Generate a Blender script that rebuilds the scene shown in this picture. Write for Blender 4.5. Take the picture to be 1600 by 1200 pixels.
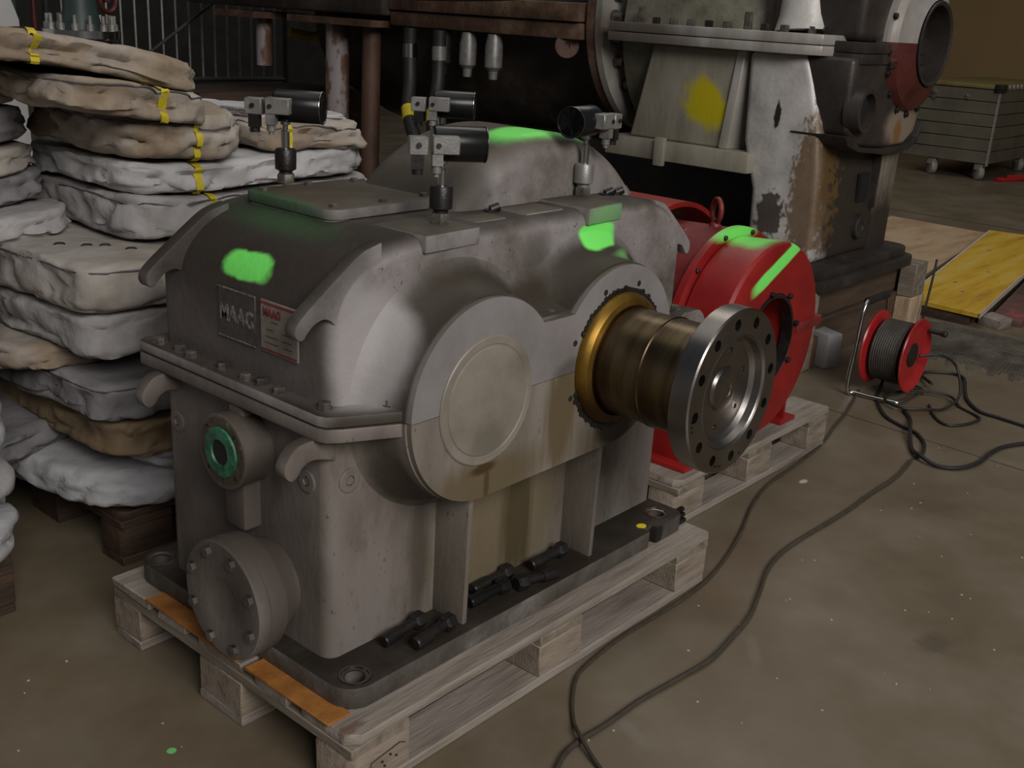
import bpy, bmesh, math, random
from mathutils import Vector, Matrix, noise
random.seed(7)
S = bpy.context.scene
COL = S.collection
for o in list(bpy.data.objects): bpy.data.objects.remove(o)
PI = math.pi

# ------------------------------------------------------------------ camera
cam = bpy.data.objects.new('camera', bpy.data.cameras.new('camera')); COL.objects.link(cam)
RX, DN, FW = Vector((0.6572842, -0.75154295, 0.05621988)), Vector((-0.21154244, -0.25557969, -0.94336039)), Vector((0.72334451, 0.60816299, -0.32697172))
M = Matrix((( RX.x, -DN.x, -FW.x, -1.06469672), (RX.y, -DN.y, -FW.y, -1.21466501), (RX.z, -DN.z, -FW.z, 1.38058076), (0, 0, 0, 1)))
cam.matrix_world = M
cam.data.sensor_width = 36; cam.data.lens = 1695.82 / 1600 * 36
cam.data.clip_start = .05; cam.data.clip_end = 100
S.camera = cam
# ------------------------------------------------------------------ world, lights, exposure
W = bpy.data.worlds.new('world'); S.world = W; W.use_nodes = True
bg = W.node_tree.nodes['Background']; bg.inputs[0].default_value = (.80, .86, 1.0, 1); bg.inputs[1].default_value = .075
def area(name, loc, target, sx, sy, power, color):
    l = bpy.data.lights.new(name, 'AREA'); l.shape = 'RECTANGLE'; l.size = sx; l.size_y = sy; l.energy = power; l.color = color
    o = bpy.data.objects.new(name, l); COL.objects.link(o); o.location = loc
    o.rotation_euler = (Vector(target) - Vector(loc)).to_track_quat('-Z', 'Y').to_euler(); return o
area('window_light', (-2.2, -7.0, 5.5), (.6, .5, .5), 5, 3.5, 630, (1.0, .955, .94))
area('skylight', (1.5, 1.0, 8.5), (1.5, 1.0, 0), 5, 7, 90, (1.0, .97, .92))
area('added_rear_fill', (6.5, 3.0, 7.5), (5.5, 1.6, 0), 4, 4, 105, (1.0, .93, .82))  # added fill lamp to brighten the far floor and turbine
S.view_settings.view_transform = 'Standard'; S.view_settings.look = 'None'
S.view_settings.exposure = 0.0; S.view_settings.gamma = 1; S.view_settings.use_curve_mapping = False

# ------------------------------------------------------------------ materials
GREEN = (.20, .88, .15)
def C4(c): return (c[0], c[1], c[2], 1)
def mat(name, cols, scale=4, stretch=(1, 1, 1), rough=.6, rvar=0., metal=0, bump=0, bscale=None, marks=(), topdirt=None, coord='pos', spec=.5, detail=6, rnd=0, mott=None):
    m = bpy.data.materials.new(name); m.use_nodes = True; nt = m.node_tree; N = nt.nodes; Lk = nt.links
    b = N['Principled BSDF']; b.inputs['Roughness'].default_value = rough; b.inputs['Metallic'].default_value = metal
    b.inputs['Specular IOR Level'].default_value = spec
    if coord == 'pos': src = N.new('ShaderNodeNewGeometry').outputs['Position']
    else: src = N.new('ShaderNodeTexCoord').outputs['Object']
    mp = N.new('ShaderNodeMapping'); mp.inputs['Scale'].default_value = stretch; Lk.new(src, mp.inputs['Vector'])
    nz = N.new('ShaderNodeTexNoise'); nz.inputs['Scale'].default_value = scale; nz.inputs['Detail'].default_value = detail; nz.inputs['Roughness'].default_value = .62
    Lk.new(mp.outputs[0], nz.inputs['Vector'])
    cr = N.new('ShaderNodeValToRGB'); e = cr.color_ramp.elements
    while len(e) < len(cols): e.new(.5)
    for i, (p, c) in enumerate(cols): e[i].position = p; e[i].color = C4(c)
    Lk.new(nz.outputs['Fac'], cr.inputs[0]); out = cr.outputs[0]
    if mott:              # old grime: patches plus fine specks
        for sc_, lo, hi, st_, cc in ((mott[0], .50, .68, mott[1], mott[2]), (mott[0] * 28, .62, .70, .75, (.03, .025, .018)), (mott[0] * 2.7, .56, .72, mott[1] * .8, mott[2])):
            n4 = N.new('ShaderNodeTexNoise'); n4.inputs['Scale'].default_value = sc_; n4.inputs['Detail'].default_value = 7; n4.inputs['Roughness'].default_value = .6; Lk.new(mp.outputs[0], n4.inputs['Vector'])
            r4 = N.new('ShaderNodeMapRange'); r4.interpolation_type = 'SMOOTHSTEP'; r4.inputs['From Min'].default_value = lo; r4.inputs['From Max'].default_value = hi; r4.inputs['To Max'].default_value = st_; Lk.new(n4.outputs['Fac'], r4.inputs[0])
            x4 = N.new('ShaderNodeMix'); x4.data_type = 'RGBA'; Lk.new(r4.outputs[0], x4.inputs['Factor']); Lk.new(out, x4.inputs['A']); x4.inputs['B'].default_value = C4(cc); out = x4.outputs['Result']
    if rnd:
        oi = N.new('ShaderNodeObjectInfo'); hs = N.new('ShaderNodeHueSaturation')
        mr = N.new('ShaderNodeMapRange'); mr.inputs['To Min'].default_value = 1 - rnd; mr.inputs['To Max'].default_value = 1 + rnd
        Lk.new(oi.outputs['Random'], mr.inputs[0]); Lk.new(mr.outputs[0], hs.inputs['Value']); Lk.new(out, hs.inputs['Color']); out = hs.outputs[0]
    if topdirt:
        g = N.new('ShaderNodeNewGeometry'); sp = N.new('ShaderNodeSeparateXYZ'); Lk.new(g.outputs['Normal'], sp.inputs[0])
        mr = N.new('ShaderNodeMapRange'); mr.inputs['From Min'].default_value = .35; mr.inputs['From Max'].default_value = .95
        Lk.new(sp.outputs['Z'], mr.inputs[0])
        n2 = N.new('ShaderNodeTexNoise'); n2.inputs['Scale'].default_value = 7; n2.inputs['Detail'].default_value = 5; Lk.new(src, n2.inputs['Vector'])
        m2 = N.new('ShaderNodeMapRange'); m2.inputs['From Min'].default_value = .25; m2.inputs['From Max'].default_value = .6; m2.inputs['To Min'].default_value = .72; Lk.new(n2.outputs['Fac'], m2.inputs[0])
        mu = N.new('ShaderNodeMath'); mu.operation = 'MULTIPLY'; Lk.new(mr.outputs[0], mu.inputs[0]); Lk.new(m2.outputs[0], mu.inputs[1])
        mx = N.new('ShaderNodeMix'); mx.data_type = 'RGBA'; Lk.new(mu.outputs[0], mx.inputs['Factor']); Lk.new(out, mx.inputs['A']); mx.inputs['B'].default_value = C4(topdirt); out = mx.outputs['Result']
    for mk in marks:      # painted or stained patch: centre, radii, colour, strength, softness, ragged edge, rotation
        c, r, colr = mk[0], mk[1], mk[2]; st = mk[3] if len(mk) > 3 else 1; soft = mk[4] if len(mk) > 4 else .2
        amp = mk[5] if len(mk) > 5 else .5; rot = mk[6] if len(mk) > 6 else (0, 0, 0); nsc = mk[7] if len(mk) > 7 else (9, 9, 9)
        p = N.new('ShaderNodeMapping'); p.vector_type = 'TEXTURE'; p.inputs['Location'].default_value = c; p.inputs['Scale'].default_value = r; p.inputs['Rotation'].default_value = rot
        Lk.new(src, p.inputs['Vector'])
        if colr is not GREEN:
            ln = N.new('ShaderNodeVectorMath'); ln.operation = 'LENGTH'; Lk.new(p.outputs[0], ln.inputs[0]); lo = ln.outputs['Value']
        s1 = N.new('ShaderNodeVectorMath'); s1.operation = 'MULTIPLY'; Lk.new(p.outputs[0], s1.inputs[0]); Lk.new(p.outputs[0], s1.inputs[1])
        s2 = N.new('ShaderNodeVectorMath'); s2.operation = 'DOT_PRODUCT'; Lk.new(s1.outputs[0], s2.inputs[0]); Lk.new(s1.outputs[0], s2.inputs[1])
        ln = N.new('ShaderNodeMath'); ln.operation = 'POWER'; ln.inputs[1].default_value = .25; Lk.new(s2.outputs['Value'], ln.inputs[0])
        if colr is GREEN: lo = ln.outputs[0]
        m3 = N.new('ShaderNodeMapping'); m3.inputs['Scale'].default_value = nsc; Lk.new(src, m3.inputs['Vector'])
        n3 = N.new('ShaderNodeTexNoise'); n3.inputs['Scale'].default_value = 1; n3.inputs['Detail'].default_value = 5; Lk.new(m3.outputs[0], n3.inputs['Vector'])
        a = N.new('ShaderNodeMath'); a.operation = 'MULTIPLY_ADD'; a.inputs[1].default_value = amp * 2; Lk.new(n3.outputs['Fac'], a.inputs[0]); Lk.new(lo, a.inputs[2])
        q = N.new('ShaderNodeMapRange'); q.interpolation_type = 'SMOOTHSTEP'; q.inputs['From Min'].default_value = 1 + amp - soft; q.inputs['From Max'].default_value = 1 + amp + soft
        q.inputs['To Min'].default_value = st; q.inputs['To Max'].default_value = 0; Lk.new(a.outputs[0], q.inputs[0])
        mx = N.new('ShaderNodeMix'); mx.data_type = 'RGBA'; Lk.new(q.outputs[0], mx.inputs['Factor']); Lk.new(out, mx.inputs['A']); mx.inputs['B'].default_value = C4(colr); out = mx.outputs['Result']
    Lk.new(out, b.inputs['Base Color'])
    if rvar:
        mr = N.new('ShaderNodeMapRange'); mr.inputs['To Min'].default_value = rough - rvar; mr.inputs['To Max'].default_value = rough + rvar
        Lk.new(nz.outputs['Fac'], mr.inputs[0]); Lk.new(mr.outputs[0], b.inputs['Roughness'])
    if bump:
        nb = N.new('ShaderNodeTexNoise'); nb.inputs['Scale'].default_value = bscale or scale * 8; nb.inputs['Detail'].default_value = 4; Lk.new(mp.outputs[0], nb.inputs['Vector'])
        bp = N.new('ShaderNodeBump'); bp.inputs['Strength'].default_value = bump; bp.inputs['Distance'].default_value = .01
        Lk.new(nb.outputs['Fac'], bp.inputs['Height']); Lk.new(bp.outputs[0], b.inputs['Normal'])
    return m

GREEN = (.20, .88, .15); DKG = (.035, .028, .020); OIL = (.115, .075, .022)
grey_cols = [(.30, (.10, .085, .072)), (.45, (.19, .17, .155)), (.56, (.235, .215, .205)), (.72, (.32, .30, .29))]
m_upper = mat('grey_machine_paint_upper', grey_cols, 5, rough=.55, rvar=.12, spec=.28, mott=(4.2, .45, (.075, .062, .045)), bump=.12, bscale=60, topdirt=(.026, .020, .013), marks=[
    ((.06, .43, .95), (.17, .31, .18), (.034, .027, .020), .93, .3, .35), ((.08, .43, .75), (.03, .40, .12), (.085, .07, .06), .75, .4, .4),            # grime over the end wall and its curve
    ((.30, .12, .80), (.10, .05, .09), (.40, .38, .38), .55, .3, .3),                 # light on the near corner painted in as paler patches
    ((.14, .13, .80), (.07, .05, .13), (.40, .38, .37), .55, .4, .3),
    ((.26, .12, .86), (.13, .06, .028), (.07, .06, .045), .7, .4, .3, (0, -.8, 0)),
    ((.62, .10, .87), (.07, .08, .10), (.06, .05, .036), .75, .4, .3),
    ((.335, .100, .745), (.30, .056, .27), (.040, .032, .021), .90, .22, .3), ((.745, .100, .755), (.285, .056, .25), (.038, .030, .020), .92, .22, .3),  # shading of the concave flares round both bosses painted in, with grime
    ((.165, .14, .80), (.085, .07, .115), (.36, .34, .33), .75, .30, .3), ((.235, .12, .73), (.05, .06, .06), (.36, .34, .33), .6, .4, .3),  # corner brightness painted again, over the dark rings
    ((.817, .155, .930), (.064, .08, .024), GREEN, 1, .14, .28, (0, 0, 0), (18, 18, 18)),
    ((.835, .13, .885), (.065, .035, .010), (.16, .42, .12), .8, .45, .3),
    ((.13, .425, .905), (.08, .066, .024), GREEN, 1, .16, .32, (0, 0, 0), (22, 22, 22)),
    ((.205, .46, .975), (.06, .15, .02), (.03, .085, .03), .6, .6, .3)])
m_dome = mat('grey_machine_paint_dome', [(.3, (.13, .11, .095)), (.45, (.21, .19, .175)), (.75, (.29, .27, .26))], 5, rough=.55, rvar=.1, spec=.28, mott=(4.2, .4, (.08, .066, .048)), bump=.1, bscale=60, topdirt=(.065, .053, .036), marks=[
    ((.50, .40, 1.03), (.10, .25, .08), (.05, .042, .03), .85, .4, .35), ((.86, .37, 1.125), (.16, .055, .05), GREEN, .95, .25, .2)])
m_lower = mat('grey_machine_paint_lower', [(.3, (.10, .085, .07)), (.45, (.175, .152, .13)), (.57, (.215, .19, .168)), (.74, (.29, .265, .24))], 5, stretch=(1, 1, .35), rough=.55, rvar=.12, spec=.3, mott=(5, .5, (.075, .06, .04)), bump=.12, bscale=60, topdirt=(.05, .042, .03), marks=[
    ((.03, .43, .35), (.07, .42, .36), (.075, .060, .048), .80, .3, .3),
    ((.32, .12, .32), (.035, .08, .16), (.05, .042, .033), .8, .4, .4, (0, 0, 0), (30, 9, 3)),
    ((.58, .16, .32), (.20, .12, .22), (.15, .115, .055), .75, .6, .6, (0, 0, 0), (40, 9, 3)),
    ((.62, .16, .30), (.05, .09, .17), (.06, .045, .02), .85, .4, .6, (0, 0, 0), (50, 9, 3)),
    ((.24, .118, .55), (.12, .040, .14), (.045, .036, .026), .82, .3, .3)])  # shaded arc below left of the small boss painted in, with grime
m_base = mat('grimy_base_plate', [(.3, (.045, .036, .027)), (.55, (.10, .088, .075)), (.75, (.21, .195, .18))], 9, rough=.55, rvar=.15, spec=.3, bump=.2, bscale=50, topdirt=(.022, .017, .012), marks=[
    ((1.013, .088, .19), (.014, .011, .01), (.75, .62, .02), 1, .1, .05), ((1.03, .055, .165), (.03, .02, .03), (.015, .012, .01), .95, .2, .4)])
m_face_up = mat('machined_grey_face', [(.3, (.18, .165, .155)), (.6, (.24, .225, .22))], 6, rough=.42, rvar=.08, bump=.05, bscale=80, topdirt=(.08, .07, .05), marks=[
    ((.62, .05, .685), (.05, .02, .03), (.05, .045, .035), .6, .4, .5)])
m_face_lo = mat('oil_stained_face', [(.3, (.15, .13, .105)), (.6, (.235, .21, .175))], 6, stretch=(1, 1, .3), mott=(5, .4, (.10, .08, .045)), rough=.42, rvar=.1, bump=.05, bscale=80, marks=[
    ((.375, .05, .515), (.16, .04, .05), (.12, .09, .045), .85, .5, .5, (0, 0, 0), (40, 9, 6)),
    ((.37, .05, .545), (.035, .04, .012), (.05, .028, .008), .9, .4, .4), ((.38, .05, .51), (.008, .03, .04), (.07, .04, .01), .8, .5, .3),
    ((.60, .05, .60), (.05, .04, .14), (.10, .07, .03), .85, .4, .6, (0, 0, 0), (60, 9, 4)),
    ((.82, .05, .50), (.13, .04, .06), (.11, .085, .042), .85, .4, .5, (0, 0, 0), (40, 9, 6)),
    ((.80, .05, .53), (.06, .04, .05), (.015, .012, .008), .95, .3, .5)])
m_cover = mat('bearing_cover_paint', [(.3, (.175, .155, .12)), (.6, (.245, .22, .18))], 9, rough=.45, rvar=.08, bump=.05, marks=[((.37, .05, .60), (.05, .02, .035), (.13, .115, .085), .6, .4, .4)])
m_plate = mat('cover_plate_steel', [(.3, (.11, .10, .085)), (.6, (.22, .205, .19))], 12, rough=.55, rvar=.1, spec=.25, bump=.1, topdirt=(.065, .052, .032), marks=[
    ((.24, .53, .99), (.03, .16, .03), (.035, .11, .04), .7, .4, .3)])
m_pad = mat('mounting_pad_steel', [(.3, (.12, .11, .095)), (.6, (.25, .235, .22))], 12, rough=.55, rvar=.1, spec=.25, bump=.1, topdirt=(.075, .06, .042), marks=[
    ((.86, .145, .965), (.09, .015, .03), (.17, .40, .14), .75, .4, .3)])
m_steel = mat('turned_steel', [(.3, (.20, .185, .165)), (.7, (.33, .31, .29))], 6, rough=.3, rvar=.07, metal=1, bump=.02, bscale=200)
m_shaft = mat('oily_shaft_steel', [(.25, (.07, .048, .028)), (.5, (.13, .095, .055)), (.75, (.22, .17, .10))], 5, stretch=(.5, 6, .5), rough=.3, rvar=.08, metal=1, bump=.02, bscale=120)
m_gold = mat('oil_gilded_ring', [(.3, (.12, .06, .010)), (.6, (.27, .155, .025))], 8, rough=.42, metal=.8, marks=[((.74, .04, .55), (.16, .1, .10), (.05, .022, .008), .9, .4, .3)])
m_dark = mat('black_iron', [(.3, (.010, .009, .008)), (.7, (.028, .025, .022))], 20, rough=.4, rvar=.1, metal=.3, bump=.1)
m_black = mat('black_gloss', [(.3, (.006, .006, .006)), (.7, (.011, .011, .011))], 10, rough=.28, rvar=.04, spec=.3)
m_hole = mat('hole_dark', [(.3, (.006, .005, .004)), (.7, (.012, .010, .008))], 10, rough=.8)
m_rubber = mat('cable_rubber', [(.3, (.010, .010, .010)), (.7, (.022, .021, .019))], 30, rough=.55)
m_cableb = mat('brown_cable', [(.3, (.035, .028, .018)), (.7, (.06, .048, .032))], 30, rough=.6)
m_chrome = mat('bright_steel', [(.3, (.45, .44, .42)), (.7, (.62, .6, .58))], 20, rough=.2, metal=1)
m_alu = mat('cast_grey_metal', [(.3, (.17, .165, .15)), (.7, (.30, .29, .27))], 30, rough=.4, metal=.4, bump=.1)
m_bolt = mat('bolt_steel', [(.3, (.05, .04, .028)), (.7, (.19, .17, .145))], 40, rough=.4, metal=.5, coord='pos', bump=.1)
m_gr = mat('green_primer', [(.35, (.012, .05, .025)), (.5, (.02, .13, .065)), (.7, (.06, .20, .10))], 45, rough=.5)
m_brownring = mat('gasket_brown', [(.3, (.03, .02, .01)), (.6, (.08, .06, .03)), (.75, (.2, .2, .08))], 50, rough=.6)
def wood(name, c1, c2, c3, st, marks=()): return mat(name, [(.28, c1), (.5, c2), (.75, c3)], 3, stretch=st, rough=.75, bump=.25, bscale=18, marks=marks, detail=8)
m_wx = wood('grey_wood_lengthwise', (.13, .105, .08), (.25, .215, .175), (.33, .295, .25), (1, 9, 9), [((.02, .03, .144), (.03, .012, .02), (.09, .03, .015), .6, .3, .6, (0, 0, 0), (50, 50, 50))])
m_wy = wood('grey_wood_crosswise', (.10, .08, .055), (.20, .165, .12), (.28, .24, .19), (9, 1, 9))
m_wz = wood('block_wood', (.12, .09, .06), (.25, .20, .15), (.32, .27, .21), (2, 9, 9))
m_wdark = wood('dark_brown_wood', (.018, .010, .006), (.045, .024, .013), (.075, .04, .02), (1, 8, 8))
m_pale = wood('pale_timber', (.28, .19, .11), (.48, .35, .22), (.6, .46, .32), (6, 6, 2))
m_timber = wood('dim_timber', (.04, .025, .014), (.08, .05, .03), (.12, .08, .05), (1, 7, 7))
m_orange = mat('orange_shim_board', [(.3, (.20, .075, .015)), (.7, (.42, .17, .035))], 14, rough=.6, bump=.1)
m_sack = mat('insulation_cloth', [(.25, (.19, .175, .16)), (.48, (.35, .335, .32)), (.75, (.45, .435, .42))], 4, rough=.85, bump=.55, bscale=22, rnd=.14, coord='obj')
m_sackt = mat('stained_insulation_cloth', [(.25, (.15, .11, .07)), (.45, (.26, .20, .135)), (.6, (.34, .30, .25)), (.78, (.40, .37, .34))], 5, rough=.85, bump=.55, bscale=22, rnd=.12, coord='obj')
m_sackt2 = mat('cream_insulation_cloth', [(.25, (.20, .17, .13)), (.45, (.33, .30, .255)), (.75, (.42, .395, .36))], 4, rough=.85, bump=.55, bscale=22, coord='obj')
m_sackb = mat('brown_insulation_cloth', [(.3, (.11, .075, .040)), (.5, (.22, .155, .085)), (.75, (.28, .22, .145))], 5, rough=.8, bump=.55, bscale=22, coord='obj')
m_sackw = mat('white_insulation_cloth', [(.3, (.27, .27, .28)), (.5, (.40, .395, .40)), (.75, (.48, .475, .48))], 5, rough=.8, bump=.55, bscale=22, rnd=.08, coord='obj')
m_sackw2 = mat('bright_insulation_cloth', [(.3, (.33, .32, .31)), (.5, (.44, .43, .42)), (.75, (.50, .49, .48))], 4, rough=.8, bump=.55, bscale=22, coord='obj')
m_sackg = mat('grey_insulation_cloth', [(.3, (.12, .115, .115)), (.5, (.20, .19, .19)), (.75, (.28, .27, .265))], 5, rough=.85, bump=.55, bscale=22, rnd=.12, coord='obj')
m_strap = mat('yellow_strap', [(.3, (.42, .33, .01)), (.7, (.62, .50, .02))], 20, rough=.5)
m_seam = mat('seam_cord', [(.3, (.05, .045, .045)), (.7, (.12, .11, .11))], 30, rough=.8)
m_red = mat('red_machine_paint', [(.3, (.19, .007, .007)), (.6, (.28, .012, .010)), (.85, (.30, .04, .025))], 6, rough=.42, rvar=.08, bump=.05, marks=[
    ((1.80, .20, .72), (.15, .03, .022), GREEN, 1, .2, .2, (0, .42 * -1, 0)), ((1.79, .31, .80), (.12, .08, .03), GREEN, .9, .3, .25)])
m_redd = mat('dusty_red_paint', [(.3, (.12, .010, .009)), (.55, (.19, .022, .018)), (.75, (.18, .08, .07))], 9, rough=.5, rvar=.1, bump=.08)
m_reel = mat('reel_red', [(.3, (.30, .010, .012)), (.7, (.40, .02, .02))], 10, rough=.3)
m_silver = mat('weathered_silver_paint', [(.25, (.30, .285, .26)), (.5, (.52, .50, .46)), (.75, (.68, .66, .62))], 6, rough=.42, rvar=.1, metal=.1, bump=.15, marks=[
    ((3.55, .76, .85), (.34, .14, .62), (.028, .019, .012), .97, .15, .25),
    ((3.20, .82, .70), (.2, .075, .34), (.15, .085, .03), .85, .2, .9, (0, 0, 0), (26, 46, 30)),
    ((3.2, .98, .60), (.1, .06, .10), (.05, .035, .025), .9, .15, .9, (0, 0, 0), (30, 34, 34)),
    ((3.2, 1.0, 1.02), (.1, .015, .055), (.03, .02, .015), 1, .2, .8, (0, 0, 0), (20, 40, 30))])
m_exh = mat('grimy_silver_box', [(.25, (.20, .18, .135)), (.5, (.30, .275, .21)), (.75, (.38, .36, .30))], 7, stretch=(1, 1, .3), rough=.42, rvar=.08, metal=.15, bump=.1, marks=[
    ((3.2, 1.36, 1.03), (.15, .12, .10), (.52, .44, .01), 1, .25, .6, (.5, 0, 0))])
m_flange = mat('silver_flange_rail', [(.25, (.20, .175, .14)), (.5, (.36, .34, .30)), (.75, (.52, .50, .47))], 5, stretch=(1, 1, .3), rough=.4, metal=.2, bump=.1, marks=[((3.2, 1.75, 1.3), (.3, .35, .1), (.08, .055, .035), .75, .5, .5)])
m_grime = mat('dark_turbine_iron', [(.3, (.014, .011, .009)), (.55, (.032, .026, .021)), (.75, (.065, .055, .045))], 5, rough=.5, rvar=.1, bump=.2)
m_lump = mat('bearing_iron', [(.3, (.02, .016, .013)), (.6, (.045, .037, .030)), (.8, (.08, .068, .055))], 5, rough=.42, rvar=.1, bump=.12, marks=[
    ((3.78, .70, .98), (.17, .08, .09), (.30, .23, .17), .85, .35, .5, (0, 0, 0), (16, 9, 8)), ((3.74, .70, .96), (.04, .08, .06), (.22, .10, .02), .8, .4, .5)])
m_rust = mat('rusty_casing', [(.3, (.03, .018, .012)), (.5, (.085, .045, .025)), (.7, (.17, .11, .07)), (.85, (.26, .19, .14))], 7, rough=.65, rvar=.1, bump=.25)
m_pipe = mat('flaking_pipe_paint', [(.35, (.06, .035, .025)), (.48, (.14, .075, .045)), (.52, (.27, .24, .235)), (.8, (.33, .30, .29))], 5, stretch=(1, 1, .5), rough=.55, bump=.2)
m_pipeb = mat('rusty_pipe', [(.35, (.05, .025, .015)), (.6, (.11, .058, .036)), (.85, (.19, .13, .10))], 5, stretch=(1, 1, .5), rough=.6, bump=.2)
m_olive = mat('oily_olive_casing', [(.3, (.06, .058, .035)), (.6, (.16, .155, .11)), (.8, (.3, .29, .25))], 6, rough=.5, bump=.2)
m_redlow = mat('red_lead_primer', [(.3, (.05, .010, .008)), (.6, (.10, .022, .016))], 8, rough=.45, bump=.1)
m_yel = mat('yellow_stained_plywood', [(.3, (.34, .17, .015)), (.46, (.52, .31, .015)), (.58, (.56, .37, .04)), (.72, (.50, .40, .22))], 2.2, stretch=(.6, 5, 1), rough=.6, bump=.08)
m_ply = mat('bare_plywood', [(.3, (.30, .18, .10)), (.5, (.42, .30, .18)), (.75, (.46, .37, .25))], 2.5, stretch=(.6, 3, 1), rough=.65, bump=.05)
m_edge = mat('white_board_edge', [(.3, (.42, .38, .30)), (.7, (.55, .5, .42))], 20, rough=.6)
m_crate = mat('aluminium_crate_panel', [(.3, (.11, .10, .072)), (.7, (.17, .155, .115))], 3, rough=.45, metal=.3, bump=.05)
m_cratee = mat('crate_edge', [(.3, (.30, .29, .26)), (.7, (.45, .43, .4))], 12, rough=.4, metal=.5)
m_caster = mat('caster_rubber', [(.3, (.22, .2, .16)), (.7, (.32, .3, .25))], 30, rough=.6)
m_cream = mat('nameplate_cream', [(.3, (.17, .14, .11)), (.7, (.27, .225, .18))], 40, rough=.5)
m_npd = mat('nameplate_dark', [(.3, (.035, .028, .022)), (.7, (.07, .06, .05))], 60, rough=.45)
m_npl = mat('nameplate_letter', [(.4, (.07, .06, .05)), (.6, (.24, .22, .2))], 120, rough=.5)
m_npr = mat('nameplate_red', [(.3, (.14, .015, .02)), (.7, (.2, .03, .03))], 40, rough=.5)
m_wall = mat('hall_wall_paint', [(.3, (.19, .12, .048)), (.7, (.235, .155, .068))], .6, rough=.9)
m_bgdark = mat('dark_steelwork', [(.3, (.012, .013, .012)), (.7, (.03, .03, .027))], 4, rough=.6)
m_teal = mat('dark_teal_steel', [(.3, (.015, .03, .028)), (.7, (.04, .065, .06))], 4, rough=.5)
m_white = mat('white_sheet', [(.3, (.42, .41, .40)), (.7, (.5, .49, .48))], 4, rough=.6)
m_fl = mat('coated_hall_floor', [(.30, (.100, .078, .046)), (.47, (.136, .108, .068)), (.56, (.153, .124, .084)), (.74, (.20, .168, .12))], 2.2, rough=.42, rvar=.1, bump=.02, bscale=40, detail=9, marks=[
    ((-.137, .362, 0), (.009, .009, .01), (.16, .55, .16), 1, .08, .05),
    ((1.35, -.55, 0), (.05, .035, .02), (.05, .042, .03), .45, .4, .7, (0, 0, 0), (60, 20, 20)),
    ((1.0, -.26, 0), (.06, .015, .02), (.25, .235, .2), .22, .5, .6, (0, 0, .6), (50, 50, 9)),
    ((.55, -.23, 0), (.05, .015, .02), (.25, .235, .2), .2, .5, .6, (0, 0, 1.2), (50, 50, 9)),
    ((2.4, .45, 0), (.02, .012, .02), (.5, .48, .42), .9, .3, .6), ((2.62, .42, 0), (.028, .014, .02), (.5, .48, .42), .9, .3, .6), ((2.0, .12, 0), (.02, .01, .02), (.5, .48, .42), .8, .3, .6)])

# ------------------------------------------------------------------ mesh helpers
ORG = {}
def finish(bm, ang=38):
    bmesh.ops.remove_doubles(bm, verts=bm.verts, dist=1e-6)
    bmesh.ops.recalc_face_normals(bm, faces=bm.faces)
    lim = math.radians(ang)
    for f in bm.faces: f.smooth = True
    for e in bm.edges:
        if len(e.link_faces) == 2 and e.calc_face_angle(0) > lim: e.smooth = False
def tag(o, label=None, cat=None, group=None, kind=None):
    if label: o['label'] = label
    if cat: o['category'] = cat
    if group: o['group'] = group
    if kind: o['kind'] = kind
    return o
def empty(name, loc, label, cat, group=None):
    o = bpy.data.objects.new(name, None); COL.objects.link(o); o.location = loc; o.empty_display_size = .1
    ORG[o.name] = Vector(loc); return tag(o, label, cat, group)
def obj(name, bm, m, parent=None, label=None, bev=0, ang=38, org=None, seg=2, done=True):
    """bm is in world coordinates; the object's origin is its parent's (or org)."""
    if bev:
        bmesh.ops.remove_doubles(bm, verts=bm.verts, dist=1e-6); bmesh.ops.recalc_face_normals(bm, faces=bm.faces)
        es = [e for e in bm.edges if len(e.link_faces) == 2 and e.calc_face_angle(0) > math.radians(35)]
        bmesh.ops.bevel(bm, geom=es, offset=bev, segments=seg, profile=.5, affect='EDGES', clamp_overlap=True)
    if done: finish(bm, ang)
    po = ORG.get(parent.name, Vector()) if parent else Vector()
    o0 = Vector(org) if org is not None else (po if parent else None)
    if o0 is None:
        xs = [v.co for v in bm.verts]; o0 = Vector(((min(v.x for v in xs) + max(v.x for v in xs)) / 2, (min(v.y for v in xs) + max(v.y for v in xs)) / 2, min(v.z for v in xs)))
    bmesh.ops.translate(bm, verts=bm.verts, vec=-o0)
    me = bpy.data.meshes.new(name); bm.to_mesh(me); bm.free()
    if m: me.materials.append(m)
    o = bpy.data.objects.new(name, me); COL.objects.link(o)
    if parent: o.parent = parent; o.location = o0 - po
    else: o.location = o0
    ORG[o.name] = o0
    if label: o['label'] = label
    return o
def inst(name, src, loc, parent, rot=(0, 0, 0), m=None):
    """share mesh data: another alike piece at world position loc"""
    o = bpy.data.objects.new(name, src.data); COL.objects.link(o)
    o.parent = parent; o.location = Vector(loc) - (ORG[parent.name] if parent else Vector()); o.rotation_euler = rot
    ORG[o.name] = Vector(loc); return o
def B(): return bmesh.new()
def box(bm, x0, x1, y0, y1, z0, z1, mtx=None):
    vs = [bm.verts.new(p) for p in ((x0, y0, z0), (x1, y0, z0), (x1, y1, z0), (x0, y1, z0), (x0, y0, z1), (x1, y0, z1), (x1, y1, z1), (x0, y1, z1))]
    for f in ((0, 3, 2, 1), (4, 5, 6, 7), (0, 1, 5, 4), (1, 2, 6, 5), (2, 3, 7, 6), (3, 0, 4, 7)): bm.faces.new([vs[i] for i in f])
    if mtx: bmesh.ops.transform(bm, matrix=mtx, verts=vs)
    return bm
def frame(axis):
    a = Vector(axis).normalized(); u = a.orthogonal().normalized()
    if abs(a.z) < .99: u = Vector((0, 0, 1)).cross(a).normalized()
    v = a.cross(u); return a, u, v
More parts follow.
